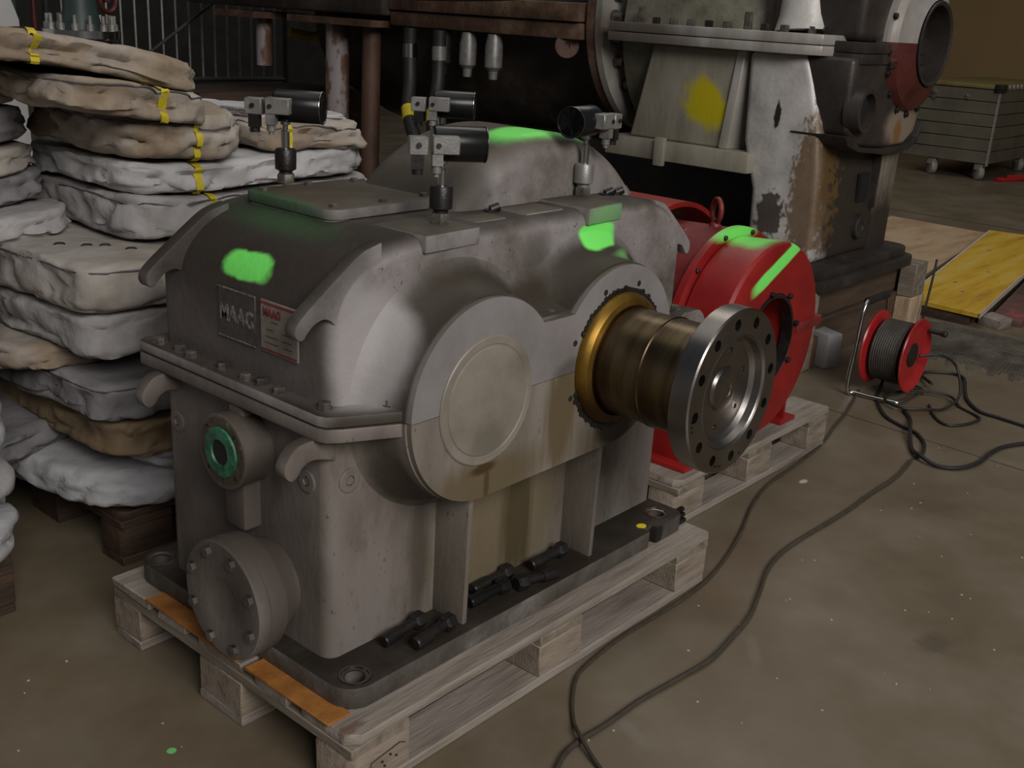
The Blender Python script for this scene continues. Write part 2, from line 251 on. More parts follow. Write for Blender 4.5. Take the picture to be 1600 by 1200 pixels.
def lathe(bm, org, axis, prof, seg=48, caps=True):
    """prof: list of (t along axis, radius)"""
    a, u, v = frame(axis); org = Vector(org); rings = []
    for t, r in prof:
        if r < 1e-6: rings.append([bm.verts.new(org + a * t)])
        else: rings.append([bm.verts.new(org + a * t + (u * math.cos(2 * PI * i / seg) + v * math.sin(2 * PI * i / seg)) * r) for i in range(seg)])
    for A, Bq in zip(rings, rings[1:]):
        for i in range(seg):
            j = (i + 1) % seg
            if len(A) == 1 and len(Bq) == 1: continue
            if len(A) == 1: bm.faces.new((A[0], Bq[i], Bq[j]))
            elif len(Bq) == 1: bm.faces.new((A[i], Bq[0], A[j]))
            else: bm.faces.new((A[i], Bq[i], Bq[j], A[j]))
    if caps:
        for R_ in (rings[0], rings[-1]):
            if len(R_) > 1: bm.faces.new(R_)
    return bm
def cyl(bm, p0, p1, r, seg=24, r2=None):
    p0, p1 = Vector(p0), Vector(p1); return lathe(bm, p0, p1 - p0, [(0, r), ((p1 - p0).length, r if r2 is None else r2)], seg)
def prism(bm, poly, ax, a, b):
    """poly of 2D points in the plane perpendicular to axis ax (order x,y,z minus ax)"""
    def P(p, t):
        q = list(p); q.insert(ax, t); return q
    A = [bm.verts.new(P(p, a)) for p in poly]; Bv = [bm.verts.new(P(p, b)) for p in poly]
    bm.faces.new(A); bm.faces.new(Bv[::-1]); n = len(poly)
    for i in range(n): bm.faces.new((A[i], A[(i + 1) % n], Bv[(i + 1) % n], Bv[i]))
    return bm
def catmull(pts, n=6):
    P = [Vector(p) for p in pts]; P = [P[0] * 2 - P[1]] + P + [P[-1] * 2 - P[-2]]; out = []
    for i in range(1, len(P) - 2):
        for k in range(n):
            t = k / n; a, b, c, d = P[i - 1], P[i], P[i + 1], P[i + 2]
            out.append(.5 * ((2 * b) + (c - a) * t + (2 * a - 5 * b + 4 * c - d) * t * t + (3 * b - a - 3 * c + d) * t ** 3))
    out.append(P[-2]); return out
def tube(bm, pts, r, seg=10, closed=False, caps=True):
    pts = [Vector(p) for p in pts]; n = len(pts); rings = []; up = Vector((0, 0, 1)); prev = None
    for i in range(n):
        d = (pts[(i + 1) % n] - pts[i - 1]) if closed else (pts[min(i + 1, n - 1)] - pts[max(i - 1, 0)])
        d.normalize()
        if prev is None: u = d.orthogonal().normalized()
        else:
            u = prev - d * prev.dot(d); u = u.normalized() if u.length > 1e-5 else d.orthogonal().normalized()
        prev = u; v = d.cross(u)
        rings.append([bm.verts.new(pts[i] + (u * math.cos(2 * PI * k / seg) + v * math.sin(2 * PI * k / seg)) * r) for k in range(seg)])
    rr = rings + [rings[0]] if closed else rings
    for A, Bq in zip(rr, rr[1:]):
        for k in range(seg): bm.faces.new((A[k], Bq[k], Bq[(k + 1) % seg], A[(k + 1) % seg]))
    if caps and not closed: bm.faces.new(rings[0]); bm.faces.new(rings[-1])
    return bm
def hexhead(bm, p, axis, r, h, ch=.15):
    a, u, v = frame(axis); return lathe(bm, p, axis, [(0, r), (h * (1 - ch), r), (h, r * .88)], 6)
def arc(cx, cz, r, a0, a1, n, rz=None):
    return [(cx + r * math.cos(math.radians(a0 + (a1 - a0) * i / n)), cz + (rz or r) * math.sin(math.radians(a0 + (a1 - a0) * i / n))) for i in range(n + 1)]
def cut(o, cutters):
    """boolean-subtract bmesh volumes (world coordinates) from object o"""
    bm = B()
    for c in cutters: c(bm)
    bmesh.ops.recalc_face_normals(bm, faces=bm.faces)
    bmesh.ops.translate(bm, verts=bm.verts, vec=-ORG[o.name])
    me = bpy.data.meshes.new('cutter'); bm.to_mesh(me); bm.free()
    co = bpy.data.objects.new('cutter', me); COL.objects.link(co)
    co.parent = o.parent; co.location = o.location
    md = o.modifiers.new('b', 'BOOLEAN'); md.object = co; md.operation = 'DIFFERENCE'; md.solver = 'EXACT'; md.use_self = True
    bpy.context.view_layer.update()
    dg = bpy.context.evaluated_depsgraph_get(); nm = bpy.data.meshes.new_from_object(o.evaluated_get(dg))
    o.modifiers.clear(); old = o.data; o.data = nm; nm.name = old.name
    bpy.data.objects.remove(co)
    b2 = B(); b2.from_mesh(nm); finish(b2); b2.to_mesh(nm); b2.free()
    return o

# ------------------------------------------------------------------ setting
def struct(name, bm, m): return tag(obj(name, bm, m), kind='structure')
struct('floor', box(B(), -8, 16, -8, 16, -.1, 0), m_fl)
struct('wall_right', box(B(), 14.0, 14.2, -8, 16, 0, 6), m_wall)
struct('wall_back', box(B(), -8, 16, 13, 13.2, 0, 6), m_bgdark)

# ------------------------------------------------------------------ pallets
def pallet(loc, rot, label, sx=1.2, sy=.8, orange=False, group='wooden pallets', mb=None, chips=True):
    p = empty('wooden_pallet', loc, label, 'pallet')
    wx, wy, wz = mb or (m_wx, m_wy, m_wz); O = Vector(loc)
    def bd(name, x0, x1, y0, y1, z0, z1, m, cham=0, seed=0):
        bm = B(); rr = random.Random(seed)
        if cham: poly = [(x0 + cham, y0), (x1, y0), (x1, y1), (x0, y1), (x0, y0 + cham)]
        else: poly = [(x0, y0), (x1, y0), (x1, y1), (x0, y1)]
        prism(bm, poly, 2, z0, z1)
        for v in bm.verts: v.co += Vector((rr.uniform(-.003, .003), rr.uniform(-.002, .002), 0)) + O
        return obj(name, bm, m, p, bev=.0025, seg=1)
    tops = [(0, .145), (.182, .282), (.3275, .4725), (.518, .618), (.655, .8)]
    for i, (a, b) in enumerate(tops): bd('top_board', rot * 0, sx, a * sy / .8, b * sy / .8, .122, .144, wx, cham=.022 if i == 0 else 0, seed=i)
    for i, a in enumerate((0, (sx - .145) / 2, sx - .145)): bd('cross_board', a, a + .145, 0, sy, .100, .122, wy, seed=10 + i)
    for j, a in enumerate((0, (sx - .145) / 2, sx - .145)):
        for k, (c, d) in enumerate(((0, .1), (.3275, .4725), (.7, .8))): bd('block', a, a + .145, c * sy / .8, d * sy / .8, .022, .100, wz, cham=.018 if (j == 0 and k == 0) else 0, seed=20 + j * 3 + k)
    for i, (a, b) in enumerate(((0, .1), (.3275, .4725), (.7, .8))): bd('bottom_board', 0, sx, a * sy / .8, b * sy / .8, 0, .022, wx, seed=40 + i)
    p.rotation_euler.z = rot
    return p
pg = pallet((0, 0, 0), 0, 'weathered wooden pallet under the grey gear unit')
# faint ink stamp on the corner block
bm = B(); tube(bm, [(.030, -.0045, .035), (.045, -.0045, .075), (.115, -.0045, .085), (.128, -.0045, .078)], .0009, 5)
for a, b in ((.07, .062), (.076, .05), (.09, .068), (.066, .045), (.105, .058)): box(bm, a, a + .003, -.0052, -.0035, b, b + .004)
obj('ink_stamp', bm, m_rubber, pg)
for a, b in ((.66, .34), (.31, .06)):
    bm = box(B(), -.004, .05, b, a, .1442, .1495)
    tag(obj('shim_board', bm, m_orange, bev=.001, seg=1), 'orange hardboard strip wedged under the gear unit ' + ('beyond' if a > .5 else 'before') + ' the round end cover', 'shim')

# ------------------------------------------------------------------ gear unit
GO = (.58, .42, .144)
G = empty('gear_unit', GO, 'large grey cast gear unit with protruding flanged shaft, on wooden pallet', 'gearbox')
SZ = .683                                                    # split line height
# base plate
def rr_poly(x0, x1, y0, y1, r, n=6):
    return arc(x0 + r, y0 + r, r, 180, 270, n) + arc(x1 - r, y0 + r, r, 270, 360, n) + arc(x1 - r, y1 - r, r, 0, 90, n) + arc(x0 + r, y1 - r, r, 90, 180, n)
poly = arc(.095, .11, .055, 180, 270, 8) + [(1.005, .055), (1.007, .075), (1.035, .075), (1.037, .055)] + arc(1.13, .09, .035, 270, 360, 5) + arc(1.13, .72, .035, 0, 90, 5) + arc(.095, .72, .055, 90, 180, 8)
base = obj('base_plate', prism(B(), poly, 2, .144, .19), m_base, G, bev=.005)
HOLES = [(.092, .098), (.078, .728), (1.105, .106), (1.105, .72)]
cut(base, [lambda bm, q=q: cyl(bm, (q[0], q[1], .15), (q[0], q[1], .25), .019, 24) for q in HOLES] + [lambda bm, q=q: cyl(bm, (q[0], q[1], .186), (q[0], q[1], .25), .032, 24) for q in HOLES])
for x, y in HOLES:
    bm = B(); lathe(bm, (x, y, 0), (0, 0, 1), [(.187, .031), (.1915, .031), (.1915, .027), (.188, .026), (.187, .021)], 28, caps=False); obj('bolt_hole_rim', bm, m_steel if y < .2 else m_base, G)
for k in range(3):
    obj('stud', hexhead(B(), (1.165, .075 + .004 * k, .152 + .014 * k), (1, 0, 0), .008, .03), m_dark, G)
# lower housing
poly = rr_poly(.085, 1.168, .165, .69, .028, 5)
low = obj('lower_housing', prism(B(), poly, 2, .188, .66), m_lower, G, ang=50)
bm = B()                                                     # foot fillet
for f0, f1, z0, z1 in ((0, .012, .196, .188), ):
    pass
bm.free()
def flange_poly(d=0):
    return [(.045 - d, .150), (.052, .132 - d), (.075, .116 - d), (.17, .070 - d), (.20, .064 - d), (.97, .064 - d), (1.0, .070 - d), (1.17, .122 - d), (1.205, .150 - d), (1.212 + d, .175), (1.212 + d, .70), (1.20, .725), (.065, .725), (.045 - d, .708)]
obj('lower_flange', prism(B(), flange_poly(), 2, .655, SZ - .0008), m_lower, G, bev=.004)
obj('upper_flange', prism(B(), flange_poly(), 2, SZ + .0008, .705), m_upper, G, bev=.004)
# ribs under the bearing housings
for xa in (.362, .786):
    bm = prism(B(), [(.079, .19), (.074, .50), (.2, .55), (.2, .19)], 0, xa, xa + .013); obj('rib', bm, m_lower, G, bev=.002)
# bosses: rings of outline points flared back to the wall
def outline(d, up=True, n=14):
    r1, r2, c1, c2 = .198 + d, .203 + d, .372, .785
    if up:
        web = .807 + d * 1.5 - SZ
        a1 = math.degrees(math.asin(min(1, web / r1))); a2 = 180 - math.degrees(math.asin(min(1, web / r2)))
        P = arc(c1, SZ + .0008, r1, 180, a1, n * 2); Q = arc(c2, SZ + .0008, r2, a2, 0, n * 2)
        mid = [(P[-1][0] + (Q[0][0] - P[-1][0]) * k / 6, SZ + web) for k in range(1, 6)]
        return P + mid + Q
    P = arc(c1, SZ - .0008, r1, 180, 270, n * 2); Q = arc(c2, SZ - .0008, r1, 270, 360, n * 2); 
    mid = [(P[-1][0] + (Q[0][0] - P[-1][0]) * k / 6, SZ - .0008 - r1) for k in range(1, 6)]
    return P + mid + Q
def flare(up, stations, m, name, parent=G, cap=True):
    bm = B(); rings = []
    for y, d in stations:
        rings.append([bm.verts.new((p[0], y, p[1])) for p in outline(d, up)])
    for A, Bq in zip(rings, rings[1:]):
        for i in range(len(A)):
            j = (i + 1) % len(A); bm.faces.new((A[i], A[j], Bq[j], Bq[i]))
    bm.faces.new(rings[0]); bm.faces.new(rings[-1])
    return obj(name, bm, m, parent, ang=32)
st_back = [(.062, .004), (.085, .005), (.105, .010), (.125, .021), (.145, .040), (.158, .058), (.2, .060)]
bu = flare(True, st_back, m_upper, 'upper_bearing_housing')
bl = flare(False, [(.062, .004), (.09, .005), (.11, .010), (.13, .02), (.15, .034), (.168, .05), (.2, .052)], m_lower, 'lower_bearing_housing')
fu = flare(True, [(.050, 0), (.063, 0)], m_face_up, 'upper_face_plate')
fl = flare(False, [(.050, 0), (.063, 0)], m_face_lo, 'lower_face_plate')
hc = lambda bm: cyl(bm, (.785, -.05, SZ), (.785, .14, SZ), .148, 64)
for o in (fu, fl, bu, bl): cut(o, [hc])
# upper housing shell: long arch profile, rounded front and back
prof = [(.085, .700)] + arc(.285, .845, .20, 180, 90, 12, rz=.140) + arc(1.01, .845, .165, 90, 0, 12, rz=.140) + [(1.176, .700)]
def arch_shell(bm, prof, y0, y1, r, n=6, inset=1.0, z0=.70):
    """extrude the XZ profile along Y with rounded front/back edges by shrinking it towards its inside"""
    cx = sum(p[0] for p in prof) / len(prof)
    def shrink(d):
        out = []
        for i, p in enumerate(prof):
            a = Vector(prof[max(i - 1, 0)]); b = Vector(prof[min(i + 1, len(prof) - 1)]); t = (b - a).normalized(); nn = Vector((t.y, -t.x))
            q = Vector(p) + nn * d; q.y = max(q.y, z0); 
            if i in (0, len(prof) - 1): q.y = z0
            out.append(q)
        return out
    st = []
    for k in range(n + 1):
        a = PI / 2 * k / n; st.append((y0 + r * (1 - math.sin(a)), r * (1 - math.cos(a))))
    st = [(y0 + r * (1 - math.cos(PI / 2 * k / n)), r * (1 - math.sin(PI / 2 * k / n))) for k in range(n + 1)]
    st += [(y1 - r * (1 - math.cos(PI / 2 * k / n)), r * (1 - math.sin(PI / 2 * k / n))) for k in range(n, -1, -1)]
    rings = [[bm.verts.new((q.x, y, q.y)) for q in shrink(d)] for y, d in st]
    for A, Bq in zip(rings, rings[1:]):
        for i in range(len(A)):
            j = (i + 1) % len(A); bm.faces.new((A[i], A[j], Bq[j], Bq[i]))
    bm.faces.new(rings[0]); bm.faces.new(rings[-1]); return bm
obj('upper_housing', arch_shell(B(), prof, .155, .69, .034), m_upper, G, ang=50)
# hump over the large gear wheel
dome = [(.480, .97), (.492, .99)] + arc(.82, .68, .447, 136, 44, 22) + [(1.148, .99), (1.160, .97)]
obj('gear_hump', arch_shell(B(), dome, .285, .60, .055, z0=.97), m_dome, G, ang=50)
# inspection cover on top
bm = prism(B(), rr_poly(.242, .535, .345, .62, .03, 5), 2, .975, .985); obj('cover_seat', bm, m_upper, G)
cp = obj('inspection_cover', prism(B(), rr_poly(.240, .537, .343, .622, .03, 5), 2, .986, 1.006), m_plate, G, bev=.002)
for x, y in ((.27, .375), (.39, .368), (.508, .375), (.27, .59), (.39, .60), (.508, .59)): obj('bolt_head', hexhead(B(), (x, y, 1.006), (0, 0, 1), .009, .007), m_bolt, cp, org=(x, y, 1.006))
# sensor pads
for n_, (a, b) in enumerate((( .292, .44), (.775, .90))):
    z = .987 + .003 * n_
    obj('sensor_pad', prism(B(), [(a, .146), (b, .152), (b, .285), (a, .285)], 2, .955, z), m_pad, G, bev=.002)
bm = box(B(), .47, .56, .19, .25, .978, .987); obj('casting_pad', bm, m_pad, G, bev=.003)
bm = box(B(), .62, .74, .19, .27, .980, .988); obj('casting_pad', bm, m_pad, G, bev=.003)
for x, y in ((.59, .262), (.985, .262), (1.015, .255)):
    bm = B(); lathe(bm, (x, y, .98), (0, 0, 1), [(0, .014), (.008, .014), (.009, .009)], 20); lathe(bm, (x, y, .988), (.7, -.4, .3), [(0, .009), (.02, .009), (.02, .006), (.006, .006)], 16); obj('pipe_stub', bm, m_dark, G, org=(x, y, .98))
obj('web_bolt', hexhead(B(), (.585, .085, .806), (0, 0, 1), .011, .010), m_bolt, G, org=(.585, .085, .806))
# lifting hooks
def hook(pts, y0, y1, m):
    q = [tuple(v) for v in catmull([(p[0], 0, p[1]) for p in pts], 4)]
    obj('lifting_hook', prism(B(), [(a[0], a[2]) for a in q], 1, y0, y1), m, G, bev=.004)
hk = [(.19, .985), (.145, .972), (.105, .946), (.065, .917), (.026, .888), (.003, .867), (-.001, .850), (.006, .839), (.017, .838), (.026, .848), (.040, .860), (.060, .866), (.076, .860), (.090, .848), (.12, .85), (.17, .87), (.19, .90)]
hk = [(p[0] + .012, p[1]) for p in hk]
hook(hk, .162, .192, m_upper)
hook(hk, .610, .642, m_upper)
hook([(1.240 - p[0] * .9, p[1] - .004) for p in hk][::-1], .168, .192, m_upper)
lk = [(.10, .655), (.03, .655), (.004, .645), (-.014, .622), (-.014, .603), (-.002, .590), (.012, .594), (.026, .610), (.05, .616), (.10, .602)]
hook(lk, .160, .188, m_lower)
hook([(p[0] + .012, p[1]) for p in lk], .625, .655, m_lower)
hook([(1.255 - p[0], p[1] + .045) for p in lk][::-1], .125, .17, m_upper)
# flange bolts
fb = None
for x, y in ((.066, .665), (.070, .60), (.066, .555), (.070, .458), (.066, .379), (.072, .340), (.066, .280), (.078, .168), (.176, .108), (1.16, .15), (1.18, .62)):
    z = .705
    if fb is None: fb = obj('flange_bolt', hexhead(lathe(B(), (x, y, z), (0, 0, 1), [(0, .0145), (.002, .0145)], 20), (x, y, z + .002), (0, 0, 1), .012, .010), m_bolt, G, org=(x, y, z))
    else: inst('flange_bolt', fb, (x, y, z), G, rot=(0, 0, random.random()))
# bearing cover on the small boss
cx = .370
bm = B(); lathe(bm, (cx, .052, SZ), (0, -1, 0), [(0, .1275), (.004, .1275), (.0062, .125), (.0062, .112), (.0048, .110), (.0048, .1085), (.007, .107), (.008, .104), (.008, 0)], 72); obj('bearing_cover', bm, m_cover, G, ang=20)
# shaft, ring and coupling flange
sx = .787
bm = B(); lathe(bm, (sx, .13, SZ), (0, -1, 0), [(0, .118), (.10, .118), (.104, .1165), (.204, .1165), (.206, .1195), (.211, .1195), (.213, .117), (.325, .117)], 72); obj('shaft', bm, m_shaft, G, ang=20)
bm = B(); lathe(bm, (.785, .10, SZ), (0, -1, 0), [(0, .146), (.055, .146), (.064, .141), (.072, .134), (.075, .122), (.07, .117), (0, .117)], 72); obj('oil_ring', bm, m_gold, G, ang=30)
bm = B()
for k in range(70):
    a = 2 * PI * k / 70; r = .150 + random.uniform(-.003, .004)
    if 30 < math.degrees(a) < 150 or 200 < math.degrees(a) < 350:
        lathe(bm, (.785 + r * math.cos(a), .051, SZ + r * math.sin(a)), (0, -1, 0), [(0, .008), (.004, .007), (.006, 0)], 7, caps=False)
tag(obj('sealing_compound', bm, m_dark, G), kind='stuff')
bm = B()
for d in (70, 112, 158, 200, 20, 335): cyl(bm, (.785 + .166 * math.cos(math.radians(d)), .0493, SZ + .166 * math.sin(math.radians(d))), (.785 + .166 * math.cos(math.radians(d)), .06, SZ + .166 * math.sin(math.radians(d))), .0065, 14)
obj('threaded_hole', bm, m_hole, G)
yf = -.19
bm = B(); lathe(bm, (sx, yf, SZ), (0, -1, 0), [(0, .117), (0, .168), (.003, .171), (.044, .171), (.047, .1675), (.047, .121), (.0445, .118), (.046, .115), (.044, .113), (.030, .109), (.022, .100), (.020, .09), (.020, .048), (.026, .044), (.0285, .03), (.0285, .02), (.027, .018), (.027, 0)], 96)
cf = obj('coupling_flange', bm, m_steel, G, ang=18)
cs = []
for k in range(12):
    a = math.radians(8 + 30 * k); cs.append(lambda bm, a=a: cyl(bm, (sx + .144 * math.cos(a), yf - .08, SZ + .144 * math.sin(a)), (sx + .144 * math.cos(a), yf + .03, SZ + .144 * math.sin(a)), .0115, 20))
for k in range(6):
    a = math.radians(20 + 60 * k); cs.append(lambda bm, a=a: cyl(bm, (sx + .080 * math.cos(a), yf - .05, SZ + .080 * math.sin(a)), (sx + .080 * math.cos(a), yf - .014, SZ + .080 * math.sin(a)), .006, 12))
for k in (190, 194, 198, 254, 258, 262, 290, 70): 
    a = math.radians(k); cs.append(lambda bm, a=a: cyl(bm, (sx + .155 * math.cos(a), yf - .06, SZ + .155 * math.sin(a)), (sx + .155 * math.cos(a), yf - .040, SZ + .155 * math.sin(a)), .003, 8))
cut(cf, cs)
# round end cover low on the end wall
cy, cz = .335, .297
bm = B(); lathe(bm, (.09, cy, cz), (-1, 0, 0), [(0, .085), (.03, .098), (.052, .112), (.062, .119), (.095, .120), (.097, .1175)], 64); obj('end_cover_seat', bm, m_lower, G)
bm = B(); lathe(bm, (-.008, cy, cz), (-1, 0, 0), [(0, .1195), (.020, .1195), (.024, .116), (.024, .050), (.022, .046), (.022, 0)], 64); ec = obj('round_end_cover', bm, m_lower, G, ang=30)
for k in range(8):
    a = math.radians(22 + 45 * k); p = (-.032, cy + .098 * math.cos(a), cz + .098 * math.sin(a)); obj('bolt_head', hexhead(B(), p, (-1, 0, 0), .0115, .009), m_base, ec, org=p)
# sight port with green ring and its neck
py, pz = .396, .566
bm = B(); prism(bm, [(py - .030, .40), (py + .034, .40), (py + .032, pz), (py - .028, pz)], 0, .045, .09); prism(bm, [(py - .03, pz), (py + .03, pz), (py + .02, .66), (py - .02, .66)], 0, .05, .09); obj('port_neck', bm, m_lower, G, bev=.008)
bm = B(); lathe(bm, (.09, py, pz), (-1, 0, 0), [(0, .072), (.03, .072), (.055, .074), (.068, .0745), (.070, .072), (.070, .052), (.069, .0), ], 48); sp = obj('sight_port', bm, m_lower, G)
bm = B(); lathe(bm, (.021, py, pz), (-1, 0, 0), [(0, .068), (.0015, .068), (.0015, 0)], 48); obj('gasket', bm, m_brownring, sp)
bm = B(); lathe(bm, (.019, py, pz), (-1, 0, 0), [(0, .05), (.004, .049), (.005, .044), (.005, .026), (0, .024)], 48, caps=False); obj('green_ring', bm, m_gr, sp, label='chipped green ring')
bm = B(); lathe(bm, (.0185, py, pz), (-1, 0, 0), [(0, .026), (.001, .026), (.001, 0)], 32); obj('port_opening', bm, m_hole, sp)
bm = B()
for k in range(4): a = math.radians(45 + 90 * k); cyl(bm, (.021, py + .059 * math.cos(a), pz + .059 * math.sin(a)), (.0185, py + .059 * math.cos(a), pz + .059 * math.sin(a)), .004, 10)
obj('screw_hole', bm, m_hole, sp)
# blind plugs
def plug(p, ax, r=.024):
    bm = B(); lathe(bm, p, ax, [(-.01, r), (.0015, r), (.003, r - .003), (.003, .010)], 32, caps=False); lathe(bm, p, ax, [(.003, .0101), (.0008, .009), (.0008, 0)], 6, caps=False); obj('screw_plug', bm, m_lower, G, org=p, ang=25)
plug((.133, .165, .552), (0, -1, 0)); plug((.085, .644, .539), (-1, 0, 0)); plug((.085, .226, .545), (-1, 0, 0))
bm = cyl(B(), (.232, .168, .610), (.232, .155, .610), .007, 12); obj('bolt_hole', bm, m_hole, G)
# nameplates
def text_part(body, size, p, m, parent, name='lettering', ext=.0006, rot=(PI / 2, 0, -PI / 2), xs=1.0, bold=0):
    cu = bpy.data.curves.new('t', 'FONT'); cu.body = body; cu.size = size; cu.extrude = ext; cu.align_x = 'CENTER'; cu.align_y = 'CENTER'; cu.offset = bold
    to = bpy.data.objects.new('t', cu); COL.objects.link(to); bpy.context.view_layer.update()
    me = bpy.data.meshes.new_from_object(to.evaluated_get(bpy.context.evaluated_depsgraph_get())); bpy.data.objects.remove(to)
    me.transform(Matrix.Diagonal((xs, 1, 1, 1))); me.materials.clear(); me.materials.append(m)
    o = bpy.data.objects.new(name, me); COL.objects.link(o); o.parent = parent; o.location = Vector(p) - ORG[parent.name]; o.rotation_euler = rot; return o
np1 = obj('nameplate', box(B(), .0815, .086, .368, .482, .765, .862), m_npd, G, bev=.001, label='dark worn nameplate', seg=1)
text_part('MAAG', .044, (.0812, .424, .812), m_npl, np1, bold=.0012, xs=.85)
obj('plate_rim', box(B(), .0805, .0818, .368, .482, .765, .768), m_npl, np1)
obj('plate_rim', box(B(), .0805, .0818, .368, .482, .859, .862), m_npl, np1)
np2 = obj('nameplate', box(B(), .0815, .086, .246, .352, .765, .862), m_cream, G, bev=.001, label='cream nameplate with red lettering', seg=1)
text_part('MAAG', .021, (.0812, .318, .840), m_npr, np2, bold=.0008, xs=.85)
for z in (.768, .855): obj('red_stripe', box(B(), .0808, .0818, .248, .350, z, z + .004), m_npr, np2)
bm = B()
for (a, b, z) in ((.30, .32, .824), (.315, .335, .808), (.27, .29, .808), (.30, .338, .795), (.262, .29, .795), (.30, .34, .783), (.26, .285, .783)): box(bm, .0811, .0817, a, b, z, z + .002)
obj('print_line', bm, m_npd, np2)

# ---- pressure/temperature sensors on stems (parts of the gear unit)
def sensor(p, yaw, stem=.052, collar=m_dark, flip=1, ks=1.16):
    p = Vector(p); D = Matrix.Translation(p) @ Matrix.Rotation(yaw, 4, 'Z')
    O = lambda x, y, z: D @ Vector((x * flip, y, z)); V = lambda v: D.to_3x3() @ Vector((v[0] * flip, v[1], v[2]))
    h = .062 + stem
    bm = B(); hexhead(bm, O(0, 0, 0), (0, 0, 1), .0165, .017); s = obj('sensor', bm, m_bolt, G, org=p)
    bm = B(); lathe(bm, O(0, 0, .015), (0, 0, 1), [(0, .012), (.006, .012), (.010, .019), (.042, .0195), (.046, .017), (.047, 0)], 28); obj('collar', bm, collar, s)
    bm = B(); lathe(bm, O(0, 0, .06), (0, 0, 1), [(0, .0075), (stem * .62, .0075), (stem * .66, .005), (stem * .8, .005), (stem * .84, .009), (stem, .009)], 16); obj('stem', bm, m_chrome, s)
    c = O(-.018, 0, h + .022)
    bm = B(); lathe(bm, c, V((1, 0, 0)), [(0, 0), (0, .025), (.004, .0285), (.084, .0285), (.086, .027)], 40); obj('canister', bm, m_black, s)
    bm = B(); lathe(bm, c + V((1, 0, 0)) * .0855, V((1, 0, 0)), [(0, .0292), (.002, .0292), (.002, .027), (.0005, .026), (.0005, 0)], 40); obj('end_cap', bm, m_black, s)
    bm = B(); tube(bm, [c + V((1, 0, 0)) * .0865 + V((0, math.cos(t) * .0285, 0)) + Vector((0, 0, math.sin(t) * .0285)) for t in [2 * PI * k / 40 for k in range(40)]], .0009, 6, closed=True); obj('rim', bm, m_chrome, s)
    T = Matrix.Translation(c) @ D.to_3x3().to_4x4() @ Matrix.Diagonal((flip, 1, 1, 1))
    bm = box(B(), -.005, .038, -.046, -.018, -.012, .016, T); obj('clamp_block', bm, m_alu, s, bev=.0015, seg=1)
    bm = box(B(), -.042, -.012, -.044, -.018, -.014, .014, T); obj('terminal_block', bm, m_alu, s, bev=.0015, seg=1)
    bm = box(B(), -.005, .012, -.044, -.024, -.030, -.012, T); lathe(bm, T @ Vector((.003, -.034, -.030)), (0, 0, -1), [(0, .008), (.012, .008), (.012, .005), (.018, .005)], 14); obj('fitting', bm, m_alu, s)
    bm = box(B(), -.036, -.018, -.042, -.022, -.036, -.014, T); lathe(bm, T @ Vector((-.027, -.032, -.036)), (0, 0, -1), [(0, .009), (.009, .009)], 14); obj('fitting', bm, m_dark, s)
    bm = B()
    for x in (.004, -.027): cyl(bm, T @ Vector((x, -.0455, .002)), T @ Vector((x, -.049, .002)), .004, 12)
    obj('screw', bm, m_dark, s)
    s.scale = (ks, ks, ks)
sensor((.368, .645, 1.006), math.radians(-54), .052)
sensor((.404, .222, .987), math.radians(-36), .044)
sensor((.905, .268, .990), math.radians(10), .058, m_alu, flip=-1)
sensor((.885, .70, .93), math.radians(-52), .105)

# ------------------------------------------------------------------ loose bolts on the base plate
def loose_bolt(a, b, label, smooth=False):
    a, b = Vector(a), Vector(b); d = (b - a).normalized(); t = empty('machine_bolt', (a + b) / 2 - Vector((0, 0, .015)), label, 'bolt', 'loose black bolts')
    a.z = .191 + .0175; b.z = .191 + .013; d = (b - a).normalized()
    bm = B(); lathe(bm, a - d * .012, d, [(0, .013), (.004, .0175), (.014, .0185), (.024, .0185), (.029, .013)], 6 if not smooth else 8); obj('bolt_head', bm, m_dark, t, ang=30)
    L_ = (b - a).length
    bm = B(); lathe(bm, a + d * .014, d, [(0, .011), (L_ * .45, .0105), (L_ * .47, .0135), (L_ * .95 - .003, .0135), (L_ * .95, .0115)], 22); obj('shank', bm, m_black if smooth else m_dark, t, ang=30)
loose_bolt((.293, .134, 0), (.200, .129, 0), 'black bolt lying nearest the housing wall, left of the rib')
loose_bolt((.332, .088, 0), (.238, .080, 0), 'black bolt lying near plate edge, left of the rib')
loose_bolt((.572, .143, 0), (.472, .146, 0), 'black bolt with tapered shank behind the crossed pair, right of the rib')
loose_bolt((.520, .108, 0), (.428, .113, 0), 'black smooth-shanked bolt whose shank runs towards the rib', True)
loose_bolt((.556, .090, 0), (.650, .072, 0), 'black bolt lying reversed with shank pointing right')
loose_bolt((.742, .126, 0), (.645, .130, 0), 'black bolt lying farthest right against the oily wall')

# ------------------------------------------------------------------ red machine on its own pallet
pallet((1.40, .22, 0), 0, 'wooden pallet carrying the red pump casing', sx=.95, sy=.8)
RO = (1.80, .45, .144)
Rm = empty('red_pump_casing', RO, 'bright red pump casing with round port and eye bolt, behind the steel shaft flange', 'pump')
rc = (1.80, .488)
bm = B(); lathe(bm, (rc[0], .345, rc[1]), (0, -1, 0), [(0, .27), (.0, .290), (.10, .296), (.128, .296), (.138, .290), (.140, .285), (.140, .146), (.135, .142), (.02, .135), (.018, 0)], 96)
ro = obj('volute', bm, m_red, Rm, ang=30)
bm = B(); lathe(bm, (rc[0], .318, rc[1]), (0, -1, 0), [(0, .128), (.002, .128), (.002, 0)], 40); obj('port_interior', bm, m_hole, Rm)
bm = B(); lathe(bm, (rc[0], .206, rc[1]), (0, -1, 0), [(-.02, .143), (.002, .143), (.003, .140), (.003, .132), (-.03, .130)], 64, caps=False); obj('port_rim', bm, m_dark, Rm)
